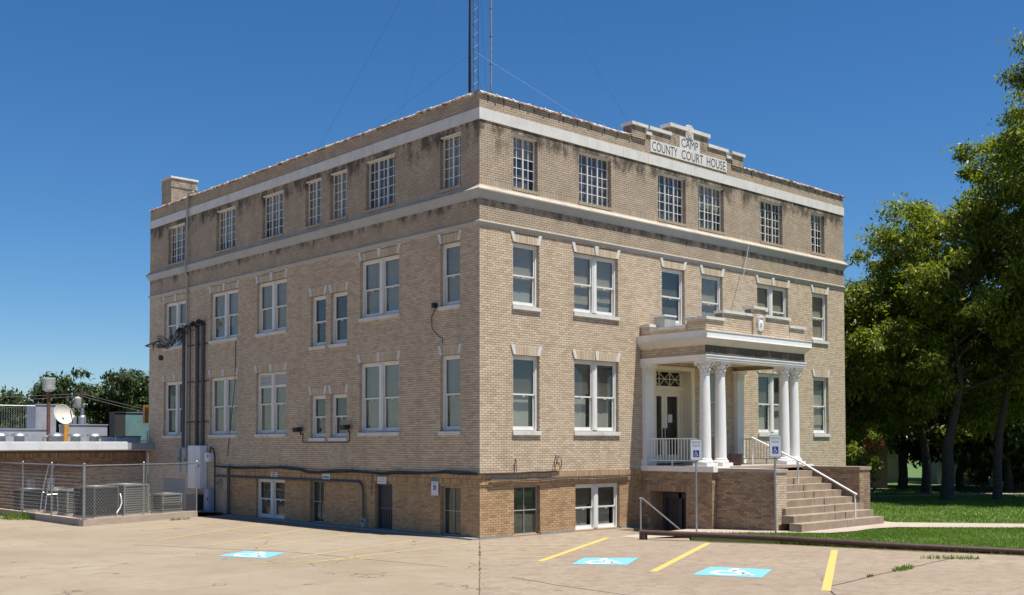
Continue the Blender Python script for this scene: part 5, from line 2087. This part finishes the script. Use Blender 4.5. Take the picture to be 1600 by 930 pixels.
# utility pole behind
t = thing('utility_pole', 'wooden utility pole with transformer behind the annex', 'utility pole', (6.35, 45, 0))
mb = MB()
mb.tube([(0, 0, 0), (0, 0, 6.2)], .13, 8, 0, True, .10)
mb.obj('pole', 'bark', t, True)
mb = MB()
mb.box(-.35, .35, -.05, .05, 5.75, 5.85)
mb.obj('crossarm', 'bark', t)
mb = MB()
mb.lathe([(.2, 4.9), (.22, 4.95), (.22, 5.5), (.1, 5.6), (0, 5.62)], (-.3, -.2), 12)
mb.obj('transformer', 'metalgrey', t, True)
for k, (e, sag) in enumerate((((-30, 2, 5.4), .6), ((-30, 2.5, 5.1), .7), ((4.6, -19, -1.6), .3), ((4.9, -18, -1.9), .3))):
    mb = MB()
    p0, p1 = Vector((0, 0, 5.8 - .15 * (k % 2))), Vector(e)
    if k > 1:
        p1 = Vector((9, -6, 3.9 - .3 * (k - 2)))
    mb.tube([p0.lerp(p1, q / 10) - Vector((0, 0, math.sin(math.pi * q / 10) * sag)) for q in range(11)], .016, 4)
    mb.obj('wire', 'black', t)

# ================================================================== TREES
def leaf_mesh(C, D, Nn, l, w):
    """diamond leaves from arrays of centres, directions, normals, half lengths and half widths"""
    D = D / np.linalg.norm(D, axis=1, keepdims=True)
    S = np.cross(D, Nn)
    S /= np.linalg.norm(S, axis=1, keepdims=True) + 1e-9
    n = len(C)
    V = np.empty((n, 4, 3), dtype=np.float32)
    V[:, 0] = C - D * l[:, None]
    V[:, 1] = C + S * w[:, None]
    V[:, 2] = C + D * l[:, None]
    V[:, 3] = C - S * w[:, None]
    me = bpy.data.meshes.new('leaves')
    me.vertices.add(n * 4)
    me.vertices.foreach_set('co', V.ravel())
    me.loops.add(n * 4)
    me.loops.foreach_set('vertex_index', np.arange(n * 4, dtype=np.int32))
    me.polygons.add(n)
    me.polygons.foreach_set('loop_start', np.arange(0, n * 4, 4, dtype=np.int32))
    me.polygons.foreach_set('loop_total', np.full(n, 4, dtype=np.int32))
    me.update(calc_edges=True)
    me.shade_flat()
    return me


def tree(name, label, base, top, trunk_r, cc, cr, lobes, clumps, per, leaf, mat='leaf', seed=1, group=None, clump_r=.75, cat='tree', stems=1, minz=2.2):
    r_ = np.random.default_rng(seed)
    base = np.array(base, float)
    cc = np.array(cc, float)
    cr = np.array(cr, float)
    t = thing(name, label, cat, tuple(base), 0, group)
    rel = cc - base
    tr = MB()
    top_pt = np.array([rel[0] * .4, rel[1] * .4, rel[2] * .95])
    fork = np.array([rel[0] * .04, rel[1] * .04, max(rel[2] - cr[2] * .95, rel[2] * .28)])
    for s in range(stems):
        o = np.array([r_.uniform(-.3, .3), r_.uniform(-.3, .3), 0]) * (stems > 1)
        pts = [o, o + np.array([.0, .0, .12 * trunk_r / .3]), fork * .5 + o + r_.normal(0, .05, 3), fork + o * 2, (fork + top_pt) / 2 + r_.normal(0, .25, 3), top_pt]
        rad = [trunk_r * 1.5, trunk_r * 1.1, trunk_r * .9, trunk_r * .82, trunk_r * .5, trunk_r * .12]
        pv = [Vector(p) for p in pts]
        for a, b, ra, rb in zip(pv[:-1], pv[1:], rad[:-1], rad[1:]):
            tr.tube([a, b], ra, 9, 0, False, rb)
    # lobes of the crown
    LC, LR = [], []
    for i in range(lobes):
        ph = i * 2.39996 + r_.uniform(-.35, .35)
        zz = -0.75 + 1.6 * (i + .5) / lobes
        rad_ = math.sqrt(max(.05, 1 - min(.95, abs(zz)) ** 2)) * r_.uniform(.50, .78)
        p = rel + cr * np.array([math.cos(ph) * rad_, math.sin(ph) * rad_, zz * .78])
        LC.append(p)
        LR.append(cr * r_.uniform(.26, .42) * np.array([1, 1, .75]))
    cent = []
    for p, q in zip(LC, LR):
        s0 = fork + (top_pt - fork) * min(.9, max(0.02, (p[2] - fork[2]) / max(.5, top_pt[2] - fork[2]) * .7))
        mid = (s0 + p) / 2 + np.array([0, 0, .12 * np.linalg.norm(p - s0)]) + r_.normal(0, .15, 3)
        tr.tube([Vector(s0), Vector((s0 + mid) / 2 + r_.normal(0, .06, 3)), Vector(mid), Vector(p)], trunk_r * .34, 6, 0, False, trunk_r * .07)
        for k in range(max(3, clumps // lobes)):
            v = r_.normal(0, 1, 3)
            v /= np.linalg.norm(v)
            c = p + q * v * r_.uniform(.45, 1.15)
            if c[2] + base[2] < minz:
                continue
            cent.append(c)
            if k % 3 == 0:
                m2 = (p + c) / 2 + r_.normal(0, .1, 3)
                tr.tube([Vector(p * .8 + mid * .2), Vector(m2), Vector(c)], trunk_r * .07, 4, 0, False, trunk_r * .02)
    tr.obj('trunk', 'bark', t, True)
    cent = np.array(cent)
    m = len(cent)
    idx = np.repeat(np.arange(m), per)
    n = len(idx)
    rad = clump_r * r_.uniform(.6, 1.3, m)[idx]
    off = r_.normal(0, .42, (n, 3)) * rad[:, None] * np.array([1, 1, .6])
    C = cent[idx] + off
    D = off * .8 + r_.normal(0, .5, (n, 3)) + np.array([0, 0, -.45])
    N_ = r_.normal(0, .55, (n, 3)) + np.array([0, 0, 1.0])
    l = leaf * r_.uniform(.6, 1.3, n)
    me = leaf_mesh(C, D, N_, l, l * r_.uniform(.30, .42, n))
    me.materials.append(M[mat])
    link('crown', me, t)
    return t


GP = 'large trees on the courthouse lawn'
tree('pecan_tree', 'large pecan tree with thick dark trunk on the lawn right of the courthouse', (26.8, -.55, .1), 15, .29, (27.7, -1.0, 8.5), (5.5, 5.5, 6.6), 21, 460, 200, .12, 'leaf', 3, GP)
tree('pecan_tree', 'tall tree right of the thick trunk, its crown highest in the picture', (28.3, -2.1, .1), 19, .20, (30.2, -3.9, 10.2), (4.9, 4.9, 8.2), 17, 380, 200, .12, 'leaf', 5, GP)
tree('pecan_tree', 'nearest tree at the right picture edge, only its outer branches in view', (26.3, -7.4, .1), 20, .35, (27.1, -7.0, 13.2), (4.5, 4.5, 8.4), 16, 300, 180, .12, 'leaf', 8, GP)
tree('shade_tree', 'light green tree just behind the right corner of the courthouse', (25.2, 3.6, .1), 10, .2, (24.9, 3.2, 6.2), (4.2, 4.2, 4.9), 14, 280, 180, .12, 'leaf', 21, GP)
tree('shade_tree', 'slender tree behind the thick pecan trunk', (32.6, 3.3, .1), 11, .24, (31.8, 2.4, 6.6), (5.0, 5.0, 5.4), 13, 230, 150, .145, 'leaf', 13, GP)
tree('shade_tree', 'shade tree farther back beside the corner of the courthouse', (37.7, 7.2, .1), 11, .26, (36.2, 6.8, 6.2), (4.8, 4.8, 5.4), 13, 220, 130, .16, 'leafdark', 17, GP)
GB = 'trees at the back of the lawn'
for i, (x, y, h, r2, lb) in enumerate(((44.5, 14.5, 9, 4.2, 'dark tree at the back of the lawn next to the courthouse edge'), (49.0, 13.0, 9, 4.6, 'dark tree behind the tan house'),
                                       (54.0, 10.5, 10, 5.0, 'dark tree behind the blue shed'), (52.0, 5.0, 10, 5.0, 'dark tree right of the blue shed'),
                                       (53.0, .0, 11, 5.2, 'dark tree at the back near the right picture edge'), (50.0, -5.5, 11, 5.4, 'dark tree at the back beyond the right picture edge'),
                                       (42.0, -1.5, 7, 3.6, 'low dark tree behind the tall lawn tree'), (40.5, 5.2, 7.5, 3.6, 'dark tree between the thick trunk and the blue shed'), (34.5, 11.0, 7.5, 3.6, 'dark tree beside the tan house wall'), (38.0, 1.5, 7.0, 3.4, 'dark tree close behind the two big lawn trunks'))):
    tree('background_tree', lb, (x, y, .1), h, .25, (x, y, h * .54), (r2, r2, h * .48), 12, 130, 90, .24, 'leafdark', 30 + i, GB, 1.0, minz=.5)
for i, (x, y, r2, lb) in enumerate(((44.0, 2.0, 3.2, 'low dark hedge shrub behind the tall lawn tree'), (46.5, -2.0, 3.4, 'low dark hedge shrub at the right picture edge'), (39.0, 12.5, 2.2, 'low dark shrub between the tan house and the slender tree'), (47.0, 5.2, 2.6, 'low dark hedge shrub right of the blue shed'))):
    tree('hedge_shrub', lb, (x, y, .1), 3, .06, (x, y, 1.5), (r2, r2, 1.6), 10, 90, 90, .2, 'leafdark', 130 + i, 'low shrubs at the back of the lawn', .7, 'shrub', 3, .1)
GLF = 'trees beyond the annex'
for i, (x, y, h, r2, m_, lb) in enumerate(((12.6, 50.5, 8.2, 4.6, 'leafdark', 'broad dark evergreen tree beside the courthouse corner beyond the annex'), (9.3, 53.5, 7.9, 4.2, 'leafdark', 'dark evergreen tree behind the satellite dish'),
                                           (4.8, 60.0, 7.0, 3.6, 'leaf', 'lighter green tree behind the flue pipe'), (2.5, 62.5, 7.6, 4.0, 'leafdark', 'dark tree beyond the annex at the left picture edge'),
                                           (8.2, 62.0, 6.5, 3.4, 'leafdark', 'low dark tree between the evergreens and the flue pipe'), (6.6, 57.0, 6.6, 3.6, 'leafdark', 'low dark tree directly behind the flue pipe cap'), (15.2, 54.0, 7.6, 3.6, 'leafdark', 'dark tree half hidden by the courthouse corner beyond the annex'))):
    tree('distant_tree', lb, (x, y, 0), h, .22, (x, y, h * .55), (r2, r2, h * .45), 13, 170, 100, .19, m_, 60 + i, GLF, .8, minz=.6)
# flowering shrub by the corner of the building
sb = tree('flowering_shrub', 'crape myrtle with red blossoms beside the right corner of the courthouse', (22.6, 1.3, .1), 3.6, .05, (22.6, 1.3, 2.1), (1.2, 1.2, 1.5), 8, 60, 90, .09, 'leaf', 91, None, .35, 'shrub', 3, .4)
C_ = nrg.normal(0, .13, (380, 3)) + np.array([(0.2, -.9, 2.5), (.6, -.6, 2.2), (-.5, -.7, 2.45), (.2, -.2, 3.1), (.9, -.2, 2.7)])[nrg.integers(0, 5, 380)]
me = leaf_mesh(C_, nrg.normal(0, 1, (380, 3)), nrg.normal(0, 1, (380, 3)), np.full(380, .03), np.full(380, .022))
me.materials.append(M['red'])
link('blossoms', me, sb)
for i, (x, y, h, lb) in enumerate(((30.5, 10.2, 1.3, 'rounded dark shrub in front of the tan house'), (23.8, 3.6, 1.0, 'low green shrub by the right corner of the courthouse'))):
    tree('shrub', lb, (x, y, .1), h, .03, (x, y, h * .55), (h * .8, h * .8, h * .5), 7, 40, 80, .07, 'leafdark', 95 + i, None, .3, 'shrub', 3, .2)

# ================================================================== HOUSES BEYOND THE LAWN
def house(x, y, rz, w, dpt, h, roof_h, wallm, label, cat='house', wins=(), roofm='roofshingle', boards=0):
    t = thing('house' if cat == 'house' else 'shed', label, cat, (x, y, .1), rz)
    mb = MB()
    mb.box(-w / 2, w / 2, -dpt / 2, dpt / 2, 0, h)
    mb.prism([(-dpt / 2, h), (dpt / 2, h), (0, h + roof_h)], -w / 2, w / 2, axis=0)
    mb.obj('wall', wallm, t)
    for k in range(boards):
        b_ = MB()
        bx = -w / 2 + w * (k + .5) / boards
        b_.box(bx - .03, bx + .03, -dpt / 2 - .03, -dpt / 2 - .002, 0, h)
        b_.obj('batten', wallm, t)
    mb = MB()
    for s in (-1, 1):
        mb.add([(-w / 2 - .4, s * (dpt / 2 + .5), h - .15), (w / 2 + .4, s * (dpt / 2 + .5), h - .15), (w / 2 + .4, 0, h + roof_h + .08), (-w / 2 - .4, 0, h + roof_h + .08),
                (-w / 2 - .4, s * (dpt / 2 + .5), h - .05), (w / 2 + .4, s * (dpt / 2 + .5), h - .05), (w / 2 + .4, 0, h + roof_h + .2), (-w / 2 - .4, 0, h + roof_h + .2)],
               [(0, 1, 2, 3), (4, 5, 6, 7), (0, 1, 5, 4), (1, 2, 6, 5), (3, 0, 4, 7)])
    mb.obj('roof', roofm, t)
    for (a, b, z0, z1) in wins:
        mb = MB()
        mb.box(a, b, -dpt / 2 - .05, -dpt / 2 - .001, z0, z1)
        wn_ = mb.obj('window', 'white', t)
        mb = MB()
        mb.box(a + .06, b - .06, -dpt / 2 - .06, -dpt / 2 - .051, z0 + .06, z1 - .06)
        mb.obj('pane', 'glass2', wn_)
    return t


house(36.0, 13.0, R(-47), 9, 6, 2.6, 1.4, 'sidingtan', 'low tan house seen under the trees beside the courthouse', wins=((-2.0, -1.0, .9, 2.0), (1.2, 2.2, .9, 2.0)))
house(46.0, 16.0, R(-47), 7, 6, 2.6, 1.5, 'sidingwhite', 'white house far behind the slender tree', wins=((-1.2, -.2, .9, 2.0), (1.0, 2.0, .2, 2.1)))
house(46.2, 8.3, R(-47), 2.6, 2.4, 2.6, .7, 'teal', 'pale blue board shed behind the thick pecan trunk', 'shed', boards=7)

# ================================================================== GRASS
def in_poly(P, poly):
    x, y = P[:, 0], P[:, 1]
    ins = np.zeros(len(P), bool)
    n = len(poly)
    for i in range(n):
        x0, y0 = poly[i]
        x1, y1 = poly[(i + 1) % n]
        c = ((y0 > y) != (y1 > y)) & (x < (x1 - x0) * (y - y0) / ((y1 - y0) or 1e-9) + x0)
        ins ^= c
    return ins


def blades(pts, h, w, zb):
    n = len(pts)
    a = nrg.uniform(0, math.pi, n)
    hh = h * nrg.uniform(.5, 1.25, n)
    V = np.zeros((n, 3, 3), dtype=np.float32)
    V[:, 0, :2] = pts - np.stack([np.cos(a), np.sin(a)], 1) * w
    V[:, 1, :2] = pts + np.stack([np.cos(a), np.sin(a)], 1) * w
    V[:, 2, :2] = pts + nrg.normal(0, .45, (n, 2)) * hh[:, None]
    V[:, :2, 2] = zb - .005
    V[:, 2, 2] = zb + hh
    return V


poly_near = [(4.0, -4.2)] + near + [(22, -20)] + EDGE[::-1]
P1 = np.stack([nrg.uniform(3.9, 15, 150000), nrg.uniform(-16, -3.6, 150000)], 1)
P1 = P1[in_poly(P1, poly_near)]
P2 = np.stack([nrg.uniform(12.3, 34, 110000), nrg.uniform(-14, 8, 110000)], 1)
wkpoly = [p[:2] for p in WK]
P2 = P2[in_poly(P2, far) & ~in_poly(P2, wkpoly) & ~in_poly(P2, [(17, 7.4), (60, -12.1), (61, -10.5), (17, 8.7)])]
P2 = P2[(P2[:, 0] > 12.6)]
def patchy(P, k):
    f = np.sin(P[:, 0] * 1.7 + np.sin(P[:, 1] * 2.3) * 1.4) + np.sin(P[:, 1] * 1.3 + P[:, 0] * .6) + .8 * np.sin(P[:, 0] * 4.1 - P[:, 1] * 3.3)
    return P[nrg.uniform(-3, 3, len(P)) * k < f + 1.2]


P1, P2 = patchy(P1, .9), patchy(P2, .9)
# rough tufts hanging over the kerb side of the pipe
e = []
for i in range(len(near) - 1):
    a, b = np.array(near[i]), np.array(near[i + 1])
    k = int(260 * np.linalg.norm(b - a))
    e.append(a + (b - a) * nrg.uniform(0, 1, (k, 1)) + nrg.normal(0, .05, (k, 2)) - np.array([.12, 0]))
P3 = np.concatenate(e)
V = np.concatenate([blades(P1, .062, .011, .13), blades(P2, .075, .018, .13), blades(P3, .09, .010, .0)])
n = len(V)
me = bpy.data.meshes.new('grass')
me.vertices.add(n * 3)
me.vertices.foreach_set('co', V.ravel())
me.loops.add(n * 3)
me.loops.foreach_set('vertex_index', np.arange(n * 3, dtype=np.int32))
me.polygons.add(n)
me.polygons.foreach_set('loop_start', np.arange(0, n * 3, 3, dtype=np.int32))
me.polygons.foreach_set('loop_total', np.full(n, 3, dtype=np.int32))
me.update(calc_edges=True)
me.shade_flat()
me.materials.append(M['grass'])
tag(link('grass', me), 'short green grass on the courthouse lawn', 'grass', kind='stuff')
